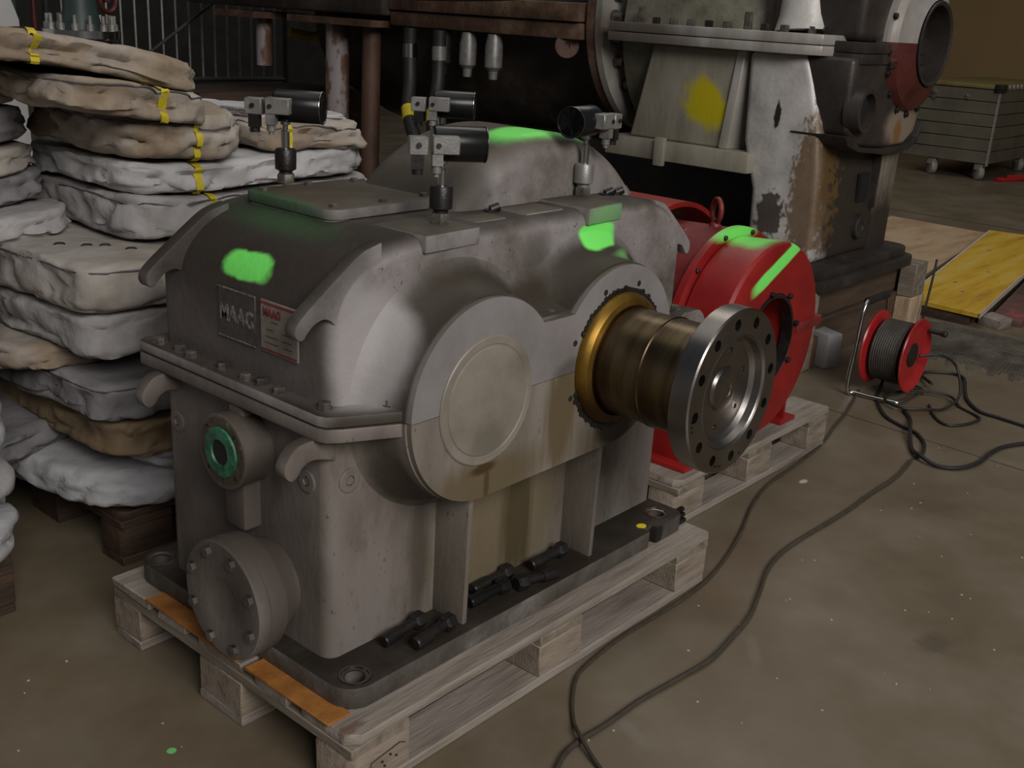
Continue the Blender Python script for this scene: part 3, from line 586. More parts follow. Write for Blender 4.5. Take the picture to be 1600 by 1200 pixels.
for k in range(8):
    a = math.radians(12 + 45 * k); p = (rc[0] + .151 * math.cos(a), .204, rc[1] + .151 * math.sin(a)); obj('bolt_head', hexhead(B(), p, (0, -1, 0), .009, .012), m_dark, Rm, org=p)
for s_ in (1, -1):
    bm = box(B(), rc[0] + s_ * .16, rc[0] + s_ * .325, .198, .24, rc[1] - .004, rc[1] + .028); obj('split_lug', bm, m_redd, Rm, bev=.003)
    for q in (.20, .29): p = (rc[0] + s_ * q, .218, rc[1] + .028); obj('bolt_head', hexhead(B(), p, (0, 0, 1), .009, .008), m_dark, Rm, org=p)
bm = B(); lathe(bm, (rc[0], .375, rc[1]), (0, -1, 0), [(0, .30), (.0, .318), (.022, .318), (.024, .31), (.024, .26)], 96); obj('ring_flange', bm, m_red, Rm, ang=30)
for k in range(12):
    a = math.radians(15 + 30 * k); p = (rc[0] + .305 * math.cos(a), .351, rc[1] + .305 * math.sin(a)); obj('bolt_head', hexhead(B(), p, (0, -1, 0), .008, .007), m_dark, Rm, org=p)
bm = B(); lathe(bm, (rc[0], .372, rc[1]), (0, 1, 0), [(0, .312), (.01, .308), (.18, .302), (.26, .298), (.30, .27), (.34, .20), (.34, 0)], 96); obj('bell_housing', bm, m_redd, Rm, ang=30)
for a in (118, 104, 132, 60):
    a = math.radians(a); n = Vector((math.cos(a), 0, math.sin(a))); p = Vector((rc[0], .50, rc[1])) + n * .300; bm = B(); lathe(bm, p, n, [(0, .015), (.005, .014), (.006, .008), (.002, .007)], 18); obj('screw_boss', bm, m_redd, Rm, org=p)
# eye bolt
bm = B(); ec_ = Vector((rc[0] + .01, .44, rc[1] + .352)); tube(bm, [ec_ + Vector((math.cos(t) * .012, math.cos(t) * .022, math.sin(t) * .034)) for t in [2 * PI * k / 28 for k in range(28)]], .0085, 10, closed=True); lathe(bm, (ec_.x, ec_.y, rc[1] + .29), (0, 0, 1), [(0, .02), (.02, .018), (.03, .011)], 20); obj('eye_bolt', bm, m_redd, Rm)
# curved guard at the back
bm = B(); A = [(rc[0] + .36 * math.cos(math.radians(a)), rc[1] + .36 * math.sin(math.radians(a))) for a in range(25, 156, 5)]; Bq = [(rc[0] + .345 * math.cos(math.radians(a)), rc[1] + .345 * math.sin(math.radians(a))) for a in range(155, 24, -5)]
prism(bm, A + Bq, 1, .56, .80); obj('curved_guard', bm, m_red, Rm, ang=30)
bm = box(B(), 1.44, 2.16, .56, .80, .144, .60); obj('rear_block', bm, m_redd, Rm, bev=.02)
for a in (1.46, 2.04): obj('foot', box(B(), a, a + .10, .245, .62, .1445, .158), m_red, Rm, bev=.002)
obj('foot_web', box(B(), 1.50, 1.512, .26, .60, .158, .40), m_red, Rm, bev=.002)
bm = box(B(), 2.08, 2.092, .26, .60, .158, .40); obj('foot_web', bm, m_red, Rm, bev=.002)

# ------------------------------------------------------------------ turbine in the background
T = empty('steam_turbine', (3.6, 1.4, .33), 'large dirty silver turbine casing with yellow sprayed patch and round red nozzle, on timber beams', 'turbine')
poly = arc(3.98, .72, .09, 270, 360, 8); poly = [(3.08, .63)] + [(p[0], p[1]) for p in poly] + [(4.07, 3.3), (3.08, 3.3)]
bm = prism(B(), poly, 2, .34, .385); prism(bm, [(p[0] * .97 + .10, p[1] * .97 + .05) for p in poly], 2, .385, .425); obj('base_plate', bm, m_grime, T, bev=.004)
yz = [(.765, .42), (.768, .60), (.780, .80), (.81, 1.0), (.86, 1.16), (.90, 1.27), (1.17, 1.27), (1.15, .90), (1.12, .80), (1.085, .70), (1.07, .42)]
bm = prism(B(), yz, 0, 3.19, 3.94); obj('front_pedestal', bm, m_silver, T, bev=.03, ang=50, seg=4)
bm = B(); lathe(bm, (3.62, .775, .545), (0, -1, 0), [(0, .055), (.03, .055), (.034, .05), (.034, .02), (.03, .018), (.03, 0)], 32); obj('round_boss', bm, m_grime, T)
obj('slot', box(B(), 3.57, 3.66, .755, .77, .66, .78), m_hole, T); obj('web_edge', box(B(), 3.72, 3.735, .745, .78, .62, .90), m_grime, T); 
obj('pedestal_column', box(B(), 3.76, 3.95, .755, .90, .42, .90), mat('dusty_cream_column', [(.3, (.09, .075, .05)), (.7, (.21, .185, .14))], 6, stretch=(3, 3, 1), rough=.6, marks=[((3.85, .76, .50), (.2, .1, .16), (.03, .022, .015), .95, .4, .4)]), T, bev=.01)
# bearing housing with side port
pf = [(3.20, 1.27), (3.205, 1.08), (3.23, .97), (3.34, .915), (3.60, .895), (3.84, .90), (3.94, .95), (3.97, 1.05), (3.97, 1.27)]
obj('bearing_housing', prism(B(), pf, 1, .70, .93), m_lump, T, bev=.025, ang=50, seg=4)
pf2 = [(3.18, .965), (3.22, .925), (3.34, .895), (3.60, .872), (3.86, .878), (3.95, .91), (3.99, 1.0), (3.975, 1.0), (3.94, .93), (3.84, .90), (3.60, .895), (3.34, .915), (3.23, .965)]
obj('bottom_rim', prism(B(), pf2, 1, .685, .93), m_grime, T, bev=.003)
bm = B(); lathe(bm, (3.30, .72, 1.065), (0, -1, 0), [(0, .10), (.03, .092), (.06, .088), (.062, .082), (.062, .070), (.02, .068), (.02, 0)], 40); obj('side_port', bm, m_lump, T)
obj('port_opening', lathe(B(), (3.30, .695, 1.065), (0, -1, 0), [(0, .067), (.005, .067), (.005, 0)], 32), m_hole, T)
obj('bearing_joint', box(B(), 3.24, 3.90, .69, .95, 1.245, 1.285), m_grime, T, bev=.004)
obj('bearing_joint', box(B(), 3.24, 3.90, .69, .95, 1.287, 1.33), m_grime, T, bev=.004)
obj('bearing_cap', box(B(), 3.28, 3.66, .72, 1.15, 1.33, 1.8), m_lump, T, bev=.04, seg=3)
obj('drain_tap', box(B(), 3.50, 3.53, .665, .68, 1.235, 1.26), m_chrome, T)
# nozzle: upper half silver, lower half red
nc = (3.79, 1.335)
for up in (0, 1):
    bm = B(); prof_ = [(.0, .315), (.018, .315), (.020, .29), (.05, .275), (.085, .20), (.095, .18)]
    rings = []
    for t, r in prof_:
        rings.append([bm.verts.new((nc[0] + r * math.cos(math.radians(a)), .72 - t, nc[1] + r * math.sin(math.radians(a)))) for a in range(0 if up else 180, 181 if up else 361, 6)])
    for P, Q in zip(rings, rings[1:]):
        for i in range(len(P) - 1): bm.faces.new((P[i], P[i + 1], Q[i + 1], Q[i]))
    obj('nozzle_half', bm, m_silver_n if False else (m_flange if up else m_redlow), T, label='silver upper nozzle half' if up else 'red lower nozzle half')
bm = B(); lathe(bm, (nc[0], .74, nc[1]), (0, -1, 0), [(0, .33), (.018, .33), (.018, .30)], 64); obj('nozzle_flange', bm, m_grime, T)
bm = B(); lathe(bm, (nc[0], .64, nc[1]), (0, -1, 0), [(-.09, .16), (0, .166), (.02, .176), (.026, .176), (.028, .170), (.02, .158), (-.08, .150), (-.08, 0)], 72); obj('nozzle_mouth', bm, m_grime, T, ang=25)
for a in (188, 205, 225, 248, 270, 292, 160, 140):
    p = (nc[0] + .30 * math.cos(math.radians(a)), .70, nc[1] + .30 * math.sin(math.radians(a))); obj('bolt_head', hexhead(B(), p, (0, -1, 0), .014, .015), m_dark, T, org=p)
# sprayed exhaust box, shelf, fillet, joint flanges
def loft(bm, lo, hi, z0, z1):
    A = [bm.verts.new((x, y, z0)) for x, y in lo]; Bv = [bm.verts.new((x, y, z1)) for x, y in hi]; n = len(A)
    bm.faces.new(A[::-1]); bm.faces.new(Bv)
    for i in range(n): bm.faces.new((A[i], A[(i + 1) % n], Bv[(i + 1) % n], Bv[i]))
    return bm
bm = loft(B(), [(3.20, 1.245), (3.36, 1.16), (4.1, 1.16), (4.1, 1.75), (3.20, 1.75)], [(3.20, 1.205), (3.32, 1.14), (4.1, 1.14), (4.1, 1.66), (3.20, 1.66)], .85, 1.27)
obj('exhaust_box', bm, m_exh, T, bev=.012, ang=50)
bm = loft(B(), [(3.185, 1.265), (3.20, 1.225), (3.36, 1.16), (3.36, 1.2)], [(3.19, 1.225), (3.20, 1.19), (3.33, 1.145), (3.33, 1.18)], .85, 1.265); obj('corner_fillet', bm, m_flange, T, bev=.006)
obj('support_shelf', box(B(), 3.14, 4.1, 1.085, 1.84, .765, .85), m_exh, T, bev=.006)
obj('lower_body', box(B(), 3.55, 4.4, 1.12, 3.0, .42, .77), m_grime, T, bev=.02)
obj('shelf_tab', box(B(), 3.115, 3.14, 1.50, 1.55, .745, .87), m_exh, T, bev=.003)
fp = [(3.12, .95)] + [(3.17, .835), (3.30, .80), (4.2, .80), (4.2, 1.86), (3.12, 1.86)]
for i, (a, b) in enumerate(((1.268, 1.307), (1.310, 1.350))): obj('joint_flange', prism(B(), fp, 2, a, b), m_flange, T, bev=.004)
for k, y in enumerate((.86, .93, 1.02, 1.11, 1.19, 1.29, 1.38, 1.47, 1.56, 1.65, 1.73)):
    x = 3.19 if y > .95 else 3.25; h = .028 if k not in (4, 10) else .07
    obj('joint_bolt', hexhead(B(), (x, y, 1.35), (0, 0, 1), .019, h), m_bolt if k % 3 else m_dark, T, org=(x, y, 1.35))
bm = B(); lathe(bm, (3.80, 1.86, 1.33), (0, -1, 0), [(0, .56), (.35, .54), (.60, .46), (.85, .30), (.95, .22)], 64); obj('upper_casing', bm, m_olive, T)
bm = B(); lathe(bm, (3.34, 1.0, 1.352), (.1, .1, 1), [(0, .13), (.06, .115), (.3, .10)], 32); obj('upper_casing_boss', bm, m_silver, T)
# round flange disk seen from its edge
bm = B(); lathe(bm, (3.72, 2.03, 1.37), (0, -1, 0), [(0, .50), (0, .545), (.045, .545), (.05, .54), (.052, .30)], 96); obj('disk_flange', bm, m_rust, T, ang=30)
bm = B(); lathe(bm, (3.72, 1.975, 1.37), (0, -1, 0), [(0, .552), (.035, .552), (.038, .545), (.038, .40)], 96); obj('disk_flange', bm, m_flange, T, ang=30)
bm = B(); lathe(bm, (3.72, 1.95, 1.37), (0, -1, 0), [(0, .52), (.01, .52), (.012, 0)], 64); obj('disk_face', bm, m_grime, T)
for a in (180, 192, 206, 222, 238, 168):
    a = math.radians(a); p = (3.72 + .46 * math.cos(a), 1.938, 1.37 + .46 * math.sin(a)); obj('disk_bolt', hexhead(lathe(B(), p, (0, -1, 0), [(0, .03), (.012, .03)], 20), (p[0], p[1] - .012, p[2]), (0, -1, 0), .022, .035), m_bolt, T, org=p)
# rusty rear casing
bm = B(); lathe(bm, (3.95, 2.04, 1.3), (0, 1, 0), [(0, .50), (.5, .60), (1.2, .66), (1.9, .62), (2.3, .5), (2.3, 0)], 48); obj('rear_casing', bm, m_grime, T)
obj('rear_joint_flange', box(B(), 3.16, 4.6, 2.05, 3.35, 1.255, 1.33), m_rust, T, bev=.008)
obj('rear_joint_flange', box(B(), 3.14, 4.6, 2.05, 3.35, 1.335, 1.42), m_rust, T, bev=.008)
bm = B(); lathe(bm, (3.22, 2.17, 1.225), (-.75, -.6, 0), [(-.1, .05), (0, .058), (.03, .06), (.04, .056), (.042, .016), (.03, .014), (.03, 0)], 36); obj('rusty_end_boss', bm, m_pipeb, T)
for y in (2.62, 2.80, 2.98):
    bm = B(); lathe(bm, (3.2, y, 1.19), (0, 0, -1), [(-.06, .035), (0, .045), (.10, .045), (.12, .025), (.16, .022)], 20); obj('drain_fitting', bm, m_alu if y < 2.9 else m_lump, T)
bm = box(box(B(), 3.05, 3.35, 3.38, 4.1, 1.24, 1.275), 3.0, 3.4, 4.35, 4.75, 1.24, 1.275); obj('pipe_flange_plate', bm, m_rust, T)
bm = box(B(), 3.1, 4.3, 3.35, 5.2, 1.30, 1.9); obj('rear_box', bm, m_grime, T, bev=.02)
obj('vertical_pipe', cyl(B(), (3.2, 3.83, .02), (3.2, 3.83, 1.26), .068, 32), m_pipe, T, label='thick pipe with flaking pale paint')
obj('vertical_pipe', cyl(B(), (3.2, 3.54, .02), (3.2, 3.54, 1.26), .052, 32), m_pipeb, T, label='thinner rusty pipe')
obj('short_pipe', cyl(B(), (3.2, 4.52, .96), (3.2, 4.52, 1.25), .048, 28), m_pipe, T)
for y, dy in ((3.18, -.18), (2.96, -.12)):
    pts = [(3.15, y, 1.25), (3.15, y, 1.13), (3.13, y + dy * .15, .98), (3.05, y + dy * .6, .82), (2.95, y + dy * 1.6, .66), (2.9, y + dy * 2.2, .5)]
    h_ = obj('rubber_hose', tube(B(), catmull(pts, 6), .036, 14), m_rubber, T)
    a, b = Vector(catmull(pts, 6)[17]), Vector(catmull(pts, 6)[19]); obj('yellow_band', cyl(B(), a, b, .039, 20), m_strap, h_)
    obj('hose_clamp', cyl(B(), (3.15, y, 1.17), (3.15, y - .002, 1.10), .038, 20), m_chrome if dy < -.15 else m_alu, h_)
# timber beams and blocks below the turbine
for i, (a, b, z0, z1, m, l) in enumerate(((.72, .95, .19, .338, m_timber, 'upper dark timber beam directly under the turbine base'), (.70, .93, .0, .188, m_timber, 'lower dark timber beam on the floor below the turbine'),)):
    tag(obj('timber_beam', box(B(), 2.95, 4.20, a, b, z0, z1), m, bev=.004, seg=1), l, 'timber')
tag(obj('timber_block', box(B(), 4.06, 4.22, .62, .70, .0, .17), m_pale, bev=.004, seg=1), 'pale fresh-cut timber block standing at the beam ends', 'timber')
tag(obj('timber_block', box(B(), 4.06, 4.20, .62, .70, .172, .335), m_wy, bev=.004, seg=1), 'grey-brown timber block on top of the pale one', 'timber')
tag(obj('timber_beam', box(B(), 3.0, 4.20, 2.9, 3.15, .0, .338), m_timber, bev=.004, seg=1), 'dark timber beam under the rear of the turbine', 'timber')
tag(obj('timber_beam', box(B(), 3.02, 3.12, .66, .70, .0, .338), m_wz, bev=.004, seg=1), 'upright narrow timber prop beside the red casing', 'timber')

# ------------------------------------------------------------------ painted boards, small boxes behind the cable reel
bm = prism(B(), [(2.84, .74), (3.09, .66), (3.11, .72), (2.86, .82)], 2, .0, .13); tag(obj('painted_block', bm, mat('peeling_white_block', [(.4, (.05, .035, .025)), (.47, (.42, .39, .30))], 14, rough=.7), bev=.004), 'low block with peeling white paint left of the cable reel', 'block')
bm = prism(B(), [(3.175, .62), (3.25, .59), (3.30, .70), (3.215, .73)], 2, 0, .15); t = obj('junction_box', bm, m_white, bev=.004); tag(t, 'small white box standing behind the cable reel', 'box')
bm = prism(B(), [(3.125, .665), (3.155, .655), (3.195, .735), (3.165, .75)], 2, 0, .14); tag(obj('wood_offcut', bm, m_pipeb, bev=.004), 'small reddish-brown wood offcut against the white box', 'block')

# ------------------------------------------------------------------ cable reel
K = empty('cable_reel', (3.09, .30, 0), 'red cable reel wound with dark cable on a bent tube stand', 'cable reel')
rx, rz = 3.09, .178
def reel_flange(y, d): 
    bm = B(); lathe(bm, (rx, y, rz), (0, d, 0), [(-.006, .110), (0, .146), (.006, .150), (.010, .147), (.004, .135), (-.012, .085), (-.016, .06), (-.016, 0)], 56); return bm
obj('side_disc', reel_flange(.225, -1), m_reel, K, ang=30); obj('side_disc', reel_flange(.375, 1), m_reel, K, ang=30)
bm = B(); lathe(bm, (rx, .244, rz), (0, -1, 0), [(0, .05), (.018, .048), (.022, .03), (.022, 0)], 28); obj('socket_panel', bm, m_dark, K)
bm = B(); cyl(bm, (rx, .24, rz), (rx, .36, rz), .10, 40); obj('drum', bm, m_rubber, K)
bm = B(); pts = []
for i in range(12 * 28): 
    a = 2 * PI * i / 28; pts.append((rx + .118 * math.cos(a), .245 + .110 * i / (12 * 28), rz + .118 * math.sin(a)))
tube(bm, pts, .0062, 7); obj('wound_cable', bm, mat('wound_cable_rubber', [(.3, (.035, .03, .024)), (.7, (.07, .062, .05))], 30, rough=.6), K)
cyl(bm := B(), (rx + .10, .215, rz + .085), (rx + .10, .165, rz + .085), .009, 12); lathe(bm, (rx + .10, .165, rz + .085), (0, -1, 0), [(0, .012), (.015, .014), (.02, .01)], 14); obj('crank_knob', bm, m_rubber, K)
fr = [(rx + .02, .41, .375), (rx - .10, .41, .36), (rx - .13, .41, .18), (rx - .16, .405, .03), (rx - .14, .37, .012), (rx - .13, .24, .012), (rx - .10, .205, .012), (rx + .06, .20, .012), (rx + .11, .20, .012)]
obj('tube_stand', tube(B(), catmull(fr, 6), .009, 12), m_chrome, K)
fr = [(rx + .02, .41, .375), (rx + .10, .41, .36), (rx + .13, .41, .18), (rx + .16, .405, .03), (rx + .15, .37, .012), (rx + .14, .24, .012), (rx + .11, .20, .012)]
obj('tube_stand', tube(B(), catmull(fr, 6), .009, 12), m_chrome, K)
obj('grip', cyl(B(), (rx - .085, .41, .372), (rx + .10, .41, .372), .016, 16), m_rubber, K)

# ------------------------------------------------------------------ cables on the floor
def cable(pts, r, m, label, z=None):
    P = [(p[0], p[1], (p[2] if len(p) > 2 else r + .0005)) for p in pts]
    return tag(obj('floor_cable', tube(B(), catmull(P, 7), r, 8), m), label, 'cable')
cable([(3.02, .39), (2.754, .316), (2.55, .272), (2.337, .223), (2.105, .197), (1.879, .181), (1.699, .137), (1.521, .072), (1.352, .021), (1.199, -.010), (1.066, -.018), (.93, -.016), (.804, -.014), (.702, -.022), (.619, -.037), (.546, -.08), (.487, -.129), (.446, -.175, .017), (.417, -.23, .010), (.397, -.275), (.36, -.33)], .0045, m_cableb, 'thin brown cable running from the reel along the pallet edge')
cable([(2.45, -.056), (2.26, -.079), (2.061, -.078), (1.894, -.081), (1.751, -.077), (1.601, -.071), (1.482, -.074), (1.372, -.094), (1.231, -.144), (1.116, -.181), (.992, -.2), (.888, -.211), (.771, -.201), (.641, -.188), (.529, -.186), (.451, -.18), (.396, -.182), (.346, -.199), (.302, -.219), (.25, -.26)], .0055, m_cableb, 'brown cable sweeping across open floor to the bottom edge')
cable([(3.20, .36, .06), (3.08, .33, .008), (2.949, .283), (2.806, .193), (2.748, .112), (2.717, .039), (2.634, -.026), (2.531, -.06), (2.471, -.059)], .0065, m_rubber, 'black cable dropping from the reel and joining the brown one')
cable([(2.923, .166), (2.836, .106), (2.7, .054, .02), (2.549, -.014), (2.471, -.075, .02), (2.457, -.141), (2.501, -.201), (2.606, -.229), (2.724, -.228), (2.828, -.242), (2.943, -.295), (3.1, -.40)], .0075, m_rubber, 'thick black cable curving right off the frame, nearest the camera')
cable([(3.10, .205, .18), (3.16, .14, .185), (3.24, .10, .13), (3.18, .05, .04), (3.06, .06, .008), (2.96, .10, .02), (2.90, .17, .02), (2.96, .26, .02), (3.10, .22, .03), (3.2, .10, .02), (3.14, .028), (3.092, -.05), (3.05, -.077), (2.96, -.06), (2.894, -.013), (2.94, .05), (3.06, .12)], .0055, m_rubber, 'black flex looping out of the reel socket in small circles')
cable([(3.26, .19, .03), (3.445, .301), (3.547, .228), (3.531, .154), (3.361, .086), (3.245, .035), (3.148, -.043), (3.133, -.121), (3.114, -.244), (3.10, -.36)], .007, m_rubber, 'black cable from behind the reel leaving at the right edge')
cable([(4.25, .60, .34), (4.21, .59, .25), (4.17, .585, .12), (4.14, .58, .02), (3.9, .52), (3.6, .45), (3.3, .42)], .006, m_rubber, 'black wire hanging over the timber block')

# ------------------------------------------------------------------ boards on the floor at right
def board(name, poly, z0, z1, m, label, layers=True):
    t = empty(name, (sum(p[0] for p in poly) / len(poly), sum(p[1] for p in poly) / len(poly), z0), label, 'board')
    obj('sheet', prism(B(), poly, 2, z0, z1), m, t, bev=.002, seg=1)
    return t
yb = [(4.44, .41), (4.46, .79), (7.0, 1.20), (7.1, .76)]
t = board('plywood_sheet', yb, .052, .078, m_yel, 'yellow-stained plywood sheet lying nearest, right of the timbers')
obj('edge_band', prism(B(), [(4.432, .405), (4.44, .41), (7.1, .76), (7.1, .752)], 2, .050, .0785), m_edge, t)
obj('edge_band', prism(B(), [(4.46, .79), (4.455, .80), (6.99, 1.212), (7.0, 1.20)], 2, .052, .0787), m_edge, t)
for p in ((4.85, .64), (5.05, .75), (5.5, .72), (6.2, .95)): obj('screw', cyl(B(), (p[0], p[1], .078), (p[0], p[1], .0795), .012, 10), m_alu, t, org=(p[0], p[1], .078))
board('plywood_sheet', [(4.62, .93), (4.70, 1.60), (7.2, 2.02), (7.15, 1.25)], .0, .03, m_ply, 'bare pinkish-brown plywood sheet beyond the yellow one')
tag(obj('squared_batten', box(B(), 4.46, 4.60, .46, .80, .0, .048), m_wdark, bev=.003), 'dark batten under the near end of the yellow sheet', 'batten')
tag(obj('squared_batten', prism(B(), [(4.50, .32), (4.62, .30), (4.68, .42), (4.54, .44)], 2, 0, .045), m_wx, bev=.003), 'pale batten sticking out below the yellow sheet corner', 'batten')
tag(obj('red_edged_board', prism(B(), [(4.66, .26), (4.60, .40), (6.9, .73), (6.98, .58)], 2, 0, .04), mat('red_board_paint', [(.4, (.05, .03, .022)), (.6, (.12, .05, .04)), (.7, (.40, .04, .04))], 5, rough=.6), bev=.003), 'dark board with red painted edge under the yellow sheet', 'board')
# steel mesh mat: bars too fine to pick apart
t = empty('mesh_mat', (4.2, .25, 0), 'worn wire-mesh mat lying flat in front of the yellow sheet', 'mat')
bm = B()
for k in range(60):
    y = -.25 + k * .0145; tube(bm, [(3.72 + .05 * math.sin(k), y, .005), (4.42, y + .06, .005)], .0022, 4)
for k in range(20):
    x = 3.80 + k * .031; tube(bm, [(x, -.25, .009), (x - .02, .61, .009)], .0020, 4)
tag(obj('mesh_wire', bm, mat('mesh_wire', [(.4, (.06, .055, .045)), (.6, (.2, .19, .16)), (.75, (.3, .26, .04))], 4, rough=.6), t), kind='stuff')

# ------------------------------------------------------------------ aluminium crate on casters
CR = empty('transport_crate', (11.2, 2.78, 0), 'large slatted aluminium transport crate on casters at far right', 'crate')
x0, x1, y0, y1, z0, z1 = 10.37, 12.6, 2.38, 3.25, .17, .93
for i in range(6):
    a = z0 + (z1 - .04 - z0) / 6 * i; b = z0 + (z1 - .04 - z0) / 6 * (i + 1) - .008
    obj('side_panel', box(B(), x0, x0 + .02, y0 + .01, y1, a, b), m_crate, CR, bev=.003, seg=1); obj('front_panel', box(B(), x0 + .01, x1, y0, y0 + .02, a, b), m_crate, CR, bev=.003, seg=1)
obj('inner_wall', box(B(), x0 + .018, x1 - .01, y0 + .018, y1 - .01, z0, z1 - .05), m_bgdark, CR)
obj('lid', box(B(), x0 - .01, x1, y0 - .01, y1 + .01, z1 - .04, z1), mat('crate_lid_brass', [(.3, (.16, .12, .03)), (.7, (.24, .2, .08))], 8, rough=.5, metal=.3), CR, bev=.006)
obj('corner_angle', box(box(B(), x0 - .004, x0 + .03, y0 - .004, y0, z0 - .02, z1), x0 - .004, x0, y0, y0 + .012, z0 - .02, z1), m_cratee, CR)
obj('latch', box(B(), x0 - .03, x0, 3.0, 3.05, .76, .84), m_chrome, CR, bev=.005); obj('latch', box(B(), x0 - .03, x0, 2.68, 2.70, .78, .82), m_chrome, CR, bev=.005)
obj('corner_cap', box(B(), x0 - .02, x0 + .12, y0 - .02, y0 + .06, z1 - .07, z1 + .01), m_dark, CR, bev=.005)
for k in range(10): obj('rivet', cyl(B(), (x0 + .22 + k * .12, y0 - .002, z1 - .02), (x0 + .22 + k * .12, y0 - .02, z1 - .02), .028, 8), m_cratee, CR, org=(x0 + .22 + k * .12, y0, z1 - .02))
for x, y in ((10.45, 2.95), (10.45, 2.47), (11.7, 2.47), (12.4, 2.47)):
    c = obj('caster', box(B(), x - .04, x + .04, y - .045, y + .045, .10, .17), m_cratee, CR, bev=.01); obj('wheel', cyl(B(), (x - .02, y + .02, .075), (x + .02, y - .02, .075), .075, 28), m_caster, c, bev=.006)
tag(obj('red_strap', tube(B(), catmull([(10.5, 2.3, .02), (10.7, 2.2, .015), (10.95, 2.15, .03), (10.8, 2.3, .02)], 6), .025, 8), m_reel), 'short red strap end lying under the crate', 'strap')

# ------------------------------------------------------------------ insulation pads stacked on pallets
def smooth(a, b, t): t = max(0, min(1, (t - a) / (b - a))); return t * t * (3 - 2 * t)
def sack(x0, y0, z0, sx, sy, sz, label, m=None, rot=0., sl=(0, 0), sag=0., pw=2.6, ph=5, straps=(), knots=0, seam=True, seed=1, lump=.012, cls='stacked insulation pads', er=.06):
    """soft quilted pad; (x0, y0) is its near lower corner, rot turns it about that corner"""
    m = m or m_sack; o = Vector((x0, y0, z0)); Rz = Matrix.Rotation(rot, 3, 'Z'); off = Vector((seed * 3.7, seed * 1.3, seed * 7.1))
    sl = (sl[0], sl[1])
    def surf(p):
        x, y, z = p
        m_ = max(abs(x), abs(y), 1e-6); hh = max(1e-6, (abs(x) ** ph + abs(y) ** ph) ** (1 / ph)); qx, qy = x * m_ / hh, y * m_ / hh
        r = min(sz * .5, er); e_ = 2 / pw; co, si = max(0., math.cos(z * PI / 2)), math.sin(z * PI / 2)
        nd = Vector((math.copysign(abs(x / m_) ** (ph - 1), x), math.copysign(abs(y / m_) ** (ph - 1), y), 0)); nd = nd.normalized()
        of = r * co ** e_; Z = .5 + .5 * math.copysign(abs(si) ** e_, si)
        X = sx / 2 + qx * (sx / 2 - r) + nd.x * of; Y = sy / 2 + qy * (sy / 2 - r) + nd.y * of
        w = Vector((X, Y, 0)) * 4 + off
        th = 1 + .12 * noise.noise(w * .55)
        Z = (.5 + (Z - .5) * th * .95) * sz
        n = (nd * co + Vector((0, 0, si))).normalized()
        c = 1 - abs(noise.noise((Vector((X * 6.5, Y * 6.5, z * 1.3)) + off) * 1.1)) * 2.2           # folds
        d = lump * (noise.noise(w * 1.3 + Vector((0, 0, z * 2))) * 1.6) - .020 * max(0, c) ** 3 * (.35 + .65 * co) + .004 * noise.noise(w * 6 + Vector((0, 0, z * 5))); c2 = 1 - abs(noise.noise(Vector((X * 13, Y * 13, z * 2.2)) + off * 2)) * 2.4; d -= .011 * max(0, c2) ** 2 * (.25 + .75 * co); d = d * (.35 + .65 * co)
        P = Vector((X, Y, Z)) + n * d
        P.z += sl[0] * X + sl[1] * Y - sag * (2 * X / sx - 1) ** 2 * sz + .016 * noise.noise(Vector((x0 + X, y0 + Y, 0)) * 3.2)
        return o + Rz @ P
    bm = B(); nx, ny, nz = max(10, int(sx / .012)), max(8, int(sy / .016)), 12; vm = {}
    def V(i, j, k):
        key = (i, j, k)
        if key not in vm: vm[key] = bm.verts.new(surf((2 * i / nx - 1, 2 * j / ny - 1, 2 * k / nz - 1)))
        return vm[key]
    for i in range(nx):
        for j in range(ny):
            for k in (0, nz): bm.faces.new((V(i, j, k), V(i + 1, j, k), V(i + 1, j + 1, k), V(i, j + 1, k)))
    for i in range(nx):
        for k in range(nz):
            for j in (0, ny): bm.faces.new((V(i, j, k), V(i + 1, j, k), V(i + 1, j, k + 1), V(i, j, k + 1)))
    for j in range(ny):
        for k in range(nz):
            for i in (0, nx): bm.faces.new((V(i, j, k), V(i, j + 1, k), V(i, j + 1, k + 1), V(i, j, k + 1)))
    root = empty('insulation_pad', o, label, 'pad', cls)
    obj('cloth_cover', bm, m, root, ang=80)
    def loop_x(u): return [surf(p) for p in ([(u, -1 + 2 * t / 40, 1) for t in range(41)] + [(u, 1, 1 - 2 * t / 14) for t in range(1, 15)] + [(u, 1 - 2 * t / 40, -1) for t in range(1, 41)] + [(u, -1, -1 + 2 * t / 14) for t in range(1, 14)])]
    for u in straps:
        bm = B(); w = .011 / sx * 2; A = loop_x(u - w); Bq = loop_x(u + w); n = len(A); cen = sum(A, Vector()) / n
        for L_ in (A, Bq):
            for i in range(n): L_[i] = L_[i] + Vector((0, (L_[i] - cen).y / sy * 2 * .004, math.copysign(.004, (L_[i] - cen).z)))
        ra = [bm.verts.new(p) for p in A]; rb = [bm.verts.new(p) for p in Bq]
        for i in range(n): bm.faces.new((ra[i], rb[i], rb[(i + 1) % n], ra[(i + 1) % n]))
        obj('yellow_strap', bm, m_strap, root)
    if seam:
        zz = .45; pts = [surf((-1 + 2 * t / 30, -1, zz)) + Vector((0, -.001, 0)) for t in range(31)]; pl = [surf((-1, -1 + 2 * t / 22, zz)) for t in range(22, 0, -1)]
        obj('seam', tube(B(), pl + pts, .0022, 5), m_seam, root)
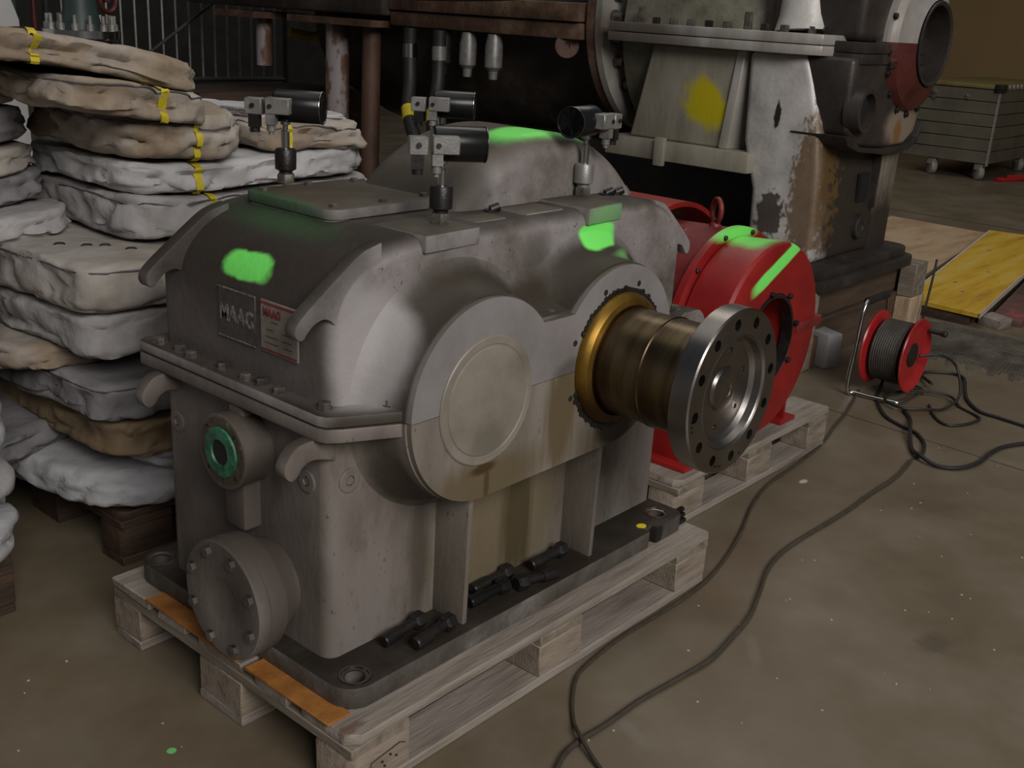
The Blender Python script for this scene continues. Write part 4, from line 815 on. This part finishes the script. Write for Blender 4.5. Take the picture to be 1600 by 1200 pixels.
    if knots:
        rr = random.Random(seed)
        for k in range(knots):
            u, v = -.88 + 1.0 * ((k * .382 + .1) % 1), -.86 + 1.2 * ((k * .618 + .2) % 1); p = surf((u, v, 1)); d = Vector((.012, -.006, 0))
            obj('tie_wire', tube(B(), [p - d, p - d * .5 + Vector((0, 0, .004)), p + d * .5 + Vector((0, 0, .004)), p + d + Vector((0, .004, 0))], .0022, 6), m_dark, root)
    return root
pallet((.17, 1.06, 0), 0, 'dark brown wooden pallet under the main pad stack', mb=(m_wdark, m_wdark, m_wdark))
pallet((-1.31, 1.04, 0), 0, 'dark brown wooden pallet at the left edge of the floor', mb=(m_wdark, m_wdark, m_wdark))
# main stack, from the pallet up
SQ = dict(ph=14, pw=3.8, er=.030)
sack(.10, .985, .146, .85, .75, .10, 'white wrapped pad at the very bottom of the stack, just above the pallet', m_sackw, rot=.10, pw=2.2, seed=1, seam=False, straps=())
sack(.235, .965, .240, .70, .50, .065, 'small white rolled pad tucked between the bottom pad and the brown one', m_sackw, rot=.05, pw=2.0, seed=2, seam=False)
sack(-.10, 1.25, .235, .60, .60, .085, 'grey-tan pad lying left of the small white roll', m_sackg, rot=.30, seed=3, seam=False)
sack(.14, .985, .300, .85, .95, .095, 'brown stained pad with a sharp near corner, low in the stack', m_sackb, rot=.02, seed=4, seam=False, **SQ)
sack(.105, .99, .400, .78, .85, .100, 'grey pad with stitched seam resting on the brown pad', m_sackg, rot=.03, seed=5, **SQ)
sack(.02, 1.16, .490, .60, .80, .07, 'grey pad with tan folds, partly hidden under the thick white pads', m_sackt, rot=.1, seed=6, seam=False)
sack(.095, .99, .560, .85, .90, .105, 'light grey pad with a crisp near corner beneath the knotted pad', m_sack, rot=.02, seed=7, seam=False, **SQ)
sack(.080, .975, .668, .95, 1.05, .120, 'large cream pad with dark wire knots on its flat top', m_sackt2, rot=.02, knots=12, seed=8, lump=.006, ph=14, pw=3.4, er=.035)
sack(.305, 1.13, .795, .80, .60, .105, 'pale pad with crisp folded corner and small knots, behind the housing hook', m_sack, rot=.03, knots=4, seed=10, straps=(-.50,), **SQ)
sack(.29, 1.13, .903, .78, .60, .078, 'long white pad with two yellow straps below the fat bolster', m_sackw2, rot=.0, seed=11, straps=(-.57, .22), seam=False, ph=8, pw=3)
sack(.27, 1.10, .985, .40, .55, .115, 'fat tan and cream bolster with one yellow strap', m_sackt, rot=.02, pw=2.3, seed=12, straps=(.0,), lump=.018)
sack(.68, 1.12, .985, .38, .48, .085, 'crumpled cream pad right of the bolster, behind the left sensor', m_sackt, rot=-.03, seed=13, straps=(-.75,), lump=.016, sl=(-.05, 0))
sack(.70, 1.20, 1.065, .34, .40, .022, 'thin white sheet draped over the crumpled cream pad', m_sackw2, rot=-.05, seed=14, seam=False, sl=(-.06, 0))
sack(.13, 1.06, 1.105, .38, .75, .082, 'tan pad with wavy seam and one yellow strap, second from the top', m_sackt, rot=.03, sl=(-.10, .02), seed=15, straps=(.25,), lump=.016, ph=8, pw=3)
sack(-.04, 1.12, 1.228, .58, .70, .068, 'topmost tan-grey pad of the stack with a yellow strap at its left', m_sackt, rot=.03, sl=(-.15, .0), seed=16, straps=(-.62,), seam=False, lump=.014, ph=8, pw=3)
# pads behind it, reaching out to the left edge
sack(-.45, 1.42, 1.085, .70, .60, .065, 'dark tan pad below the wavy-seamed one at the left edge', m_sackt, rot=.0, seed=17, seam=False)
sack(-.45, 1.42, .990, .72, .60, .090, 'grey pad left of the fat bolster', m_sackg, rot=.02, seed=18, seam=False)
sack(-.45, 1.42, .925, .72, .60, .060, 'pinkish cream pad under the grey pad at the left edge', m_sackt2, rot=.0, seed=19, seam=False)
sack(-.45, 1.42, .850, .74, .60, .072, 'grey pad with a white patch left of the crisp folded pad', m_sackg, rot=.0, seed=20, seam=False)
sack(-.35, 1.36, .780, .65, .60, .065, 'smooth pale pad under the white-patched one', m_sack, rot=-.05, seed=21, seam=False)
sack(-.72, 1.18, .585, .78, .60, .105, 'rounded grey pad at the left edge below the knotted pad', m_sackg, rot=.02, pw=2.2, seed=22, seam=False)
sack(-.72, 1.20, .490, .76, .60, .085, 'tan crumpled pad at the left edge above the white stack', m_sackt, rot=.0, seed=23, seam=False, lump=.02)
# nearer stack on the left pallet
sack(-.92, .985, .375, .86, .60, .150, 'plump white pad, topmost of the short stack at the left edge', m_sackw, rot=-.02, pw=2.0, seed=24, seam=False, lump=.02)
sack(-.92, .965, .256, .86, .60, .105, 'plump cream-white pad in the middle of the short left stack', m_sack, rot=.0, pw=2.0, seed=25, seam=False, lump=.02)
sack(-.92, .955, .148, .86, .60, .095, 'white pad lying directly on the left pallet', m_sackw, rot=.0, pw=2.0, seed=26, seam=False, lump=.02)
for i, z in enumerate((.525, .60, .68, .76)): 
    sack(-1.4, 1.25, z, .66, .60, .070, ('white', 'cream', 'grey', 'pale')[i] + ' pad filling the back of the left stack', m_sack, pw=4, seed=30 + i, seam=False)

# ------------------------------------------------------------------ far left background
t = empty('steel_railing', (2.6, 5.6, 0), 'dark steel bar railing behind the pad stack', 'railing')
a, b = Vector((2.45, 5.75, 0)), Vector((4.2, 5.6, 0))
for z in (.78, 1.62): obj('rail', tube(B(), [a + Vector((0, 0, z)), b + Vector((0, 0, z))], .018, 8), m_bgdark, t)
bar = None
for k in range(19):
    p = a.lerp(b, k / 18); 
    if bar is None: bar = obj('bar', cyl(B(), p + Vector((0, 0, .78)), p + Vector((0, 0, 1.62)), .008, 8), m_alu, t, org=p)
    else: inst('bar', bar, p, t)
for p in (a, b): obj('post', cyl(B(), p, p + Vector((0, 0, 1.65)), .022, 10), m_bgdark, t)
tag(obj('diagonal_rod', tube(B(), [(2.75, 5.45, .82), (3.9, 5.40, 1.60)], .012, 8), m_grime), 'thin diagonal rod leaning across the railing', 'rod')
# bolted valve flange
V_ = empty('bolted_flange', (1.79, 4.1, 0), 'silver round flange with upright studs on a dark column', 'flange')
fx, fy = 1.79, 4.1
bm = B(); lathe(bm, (fx, fy, 0), (0, 0, 1), [(0, .10), (.03, .10), (.04, .10), (1.02, .10), (1.05, .13), (1.08, .13)], 32); obj('column', bm, m_bgdark, V_)
bm = B(); lathe(bm, (fx, fy, 1.08), (0, 0, 1), [(0, .16), (0, .175), (.028, .175), (.03, .17)], 48); lathe(bm, (fx, fy, 1.125), (0, 0, 1), [(0, .17), (0, .185), (.035, .185), (.037, .18)], 48); obj('flange_pair', bm, m_chrome, V_)
bm = B(); lathe(bm, (fx, fy, 1.16), (0, 0, 1), [(0, .10), (.10, .08), (.4, .08)], 24); obj('neck', bm, m_teal, V_)
for k in range(14):
    an = 2 * PI * k / 14; p = (fx + .155 * math.cos(an), fy + .155 * math.sin(an), 1.16); bm = B(); lathe(bm, p, (0, 0, 1), [(0, .018), (.03, .018), (.032, .01), (.07, .01)], 8); obj('stud', bm, m_alu, V_, org=p)
tag(obj('white_hopper', prism(B(), [(1.02, 0), (1.60, 0), (1.58, 1.19), (1.44, 1.60), (1.06, 1.60)], 1, 4.3, 4.6), m_white, bev=.01), 'white sheet-metal housing with slanting edge at top left', 'housing')
tag(obj('red_paint_mark', box(B(), 1.34, 1.42, 4.288, 4.2995, 1.33, 1.36), m_redlow), 'small red mark on the slanted white housing', 'mark')
t = empty('green_frame', (1.9, 5.0, 0), 'dark green steel frame behind the bolted flange', 'frame')
for x in (1.55, 1.85, 2.22): obj('upright', box(B(), x, x + .05, 5.0, 5.05, 0, 2.2), m_teal, t)
obj('panel', box(B(), 1.60, 1.85, 5.02, 5.04, .2, 2.1), m_teal, t); obj('crossbar', box(B(), 1.5, 2.3, 4.98, 5.0, 1.42, 1.46), m_teal, t)
tag(obj('red_pipe', cyl(B(), (1.95, 4.9, .0), (1.95, 4.9, 1.9), .016, 12), m_redlow), 'thin red pipe standing behind the bolted flange', 'pipe')
hw = empty('red_handwheel', (2.28, 4.7, 1.0), 'dark red handwheel left of the railing', 'handwheel')
obj('rim', tube(B(), [(2.28 + .07 * math.cos(t_), 4.7 + .04 * math.cos(t_), 1.30 + .07 * math.sin(t_)) for t_ in [2 * PI * k / 24 for k in range(24)]], .014, 8, closed=True), m_redlow, hw)
obj('spindle', cyl(B(), (2.28, 4.7, 1.30), (2.28, 4.9, 1.30), .02, 10), m_redlow, hw); obj('stand', cyl(B(), (2.28, 4.88, 0), (2.28, 4.88, 1.34), .03, 10), m_redlow, hw)
tag(obj('wooden_crate', box(B(), 2.75, 4.1, 4.55, 5.1, 0, .80), m_wdark, bev=.005), 'large dark brown crate in front of the railing', 'crate')
t = empty('pallet_stack', (3.0, 4.1, 0), 'stacked light wood pallets left of the flaking pipe', 'pallet')
for i in range(5):
    z = i * .142
    for y in (3.95, 4.12, 4.29): obj('board', box(B(), 2.66, 3.12, y, y + .12, z + .12, z + .140), m_pale if i == 4 else m_timber, t)
    for x in (2.66, 3.02): obj('block', box(B(), x, x + .1, 3.95, 4.41, z, z + .12), m_timber, t)
tag(obj('yellow_sling', tube(B(), catmull([(3.55, 4.72, 1.15), (3.7, 4.70, 1.13), (3.85, 4.66, 1.14)], 6), .03, 8), m_strap), 'yellow sling hanging beside the short pipe', 'sling')
tag(obj('overhead_cable', tube(B(), catmull([(2.9, 4.4, 1.48), (2.95, 3.6, 1.405), (2.95, 3.0, 1.40), (2.98, 2.4, 1.42), (3.0, 1.95, 1.47), (3.05, 1.6, 1.56)], 8), .012, 8), m_rubber), 'black cable sagging in front of the rusty turbine rear', 'cable')

# ------------------------------------------------------------------ floor joint lines and litter
def strip(name, a, b, w, m):
    a, b = Vector((*a, 0)), Vector((*b, 0)); n = Vector((-(b - a).y, (b - a).x, 0)).normalized() * w
    return tag(obj(name, prism(B(), [tuple((a + n).xy), tuple((b + n).xy), tuple((b - n).xy), tuple((a - n).xy)], 2, 0, .0006), m), kind='structure')
m_joint = mat('floor_joint', [(.3, (.045, .036, .022)), (.7, (.075, .06, .04))], 8, rough=.7)
strip('trim_1', (2.72, .46), (2.60, -1.4), .004, m_joint); strip('trim_2', (7.75, 4.5), (7.66, -1.5), .02, m_joint)
bm = B(); rr = random.Random(5)
for k in range(90):
    x, y = (rr.uniform(.2, 3.2), rr.uniform(-.75, -.02)) if k < 60 else (rr.uniform(-.7, -.05), rr.uniform(-.3, 1.0))
    r = rr.uniform(.0012, .0035); c = [(x + r * math.cos(a) * rr.uniform(.6, 1.3), y + r * math.sin(a) * rr.uniform(.6, 1.3)) for a in (0, 1.2, 2.5, 3.8, 5.1)]
    prism(bm, c, 2, 0, .0012)
tag(obj('floor_litter', bm, m_edge), 'tiny pale chips scattered over the hall floor', 'litter', kind='stuff')
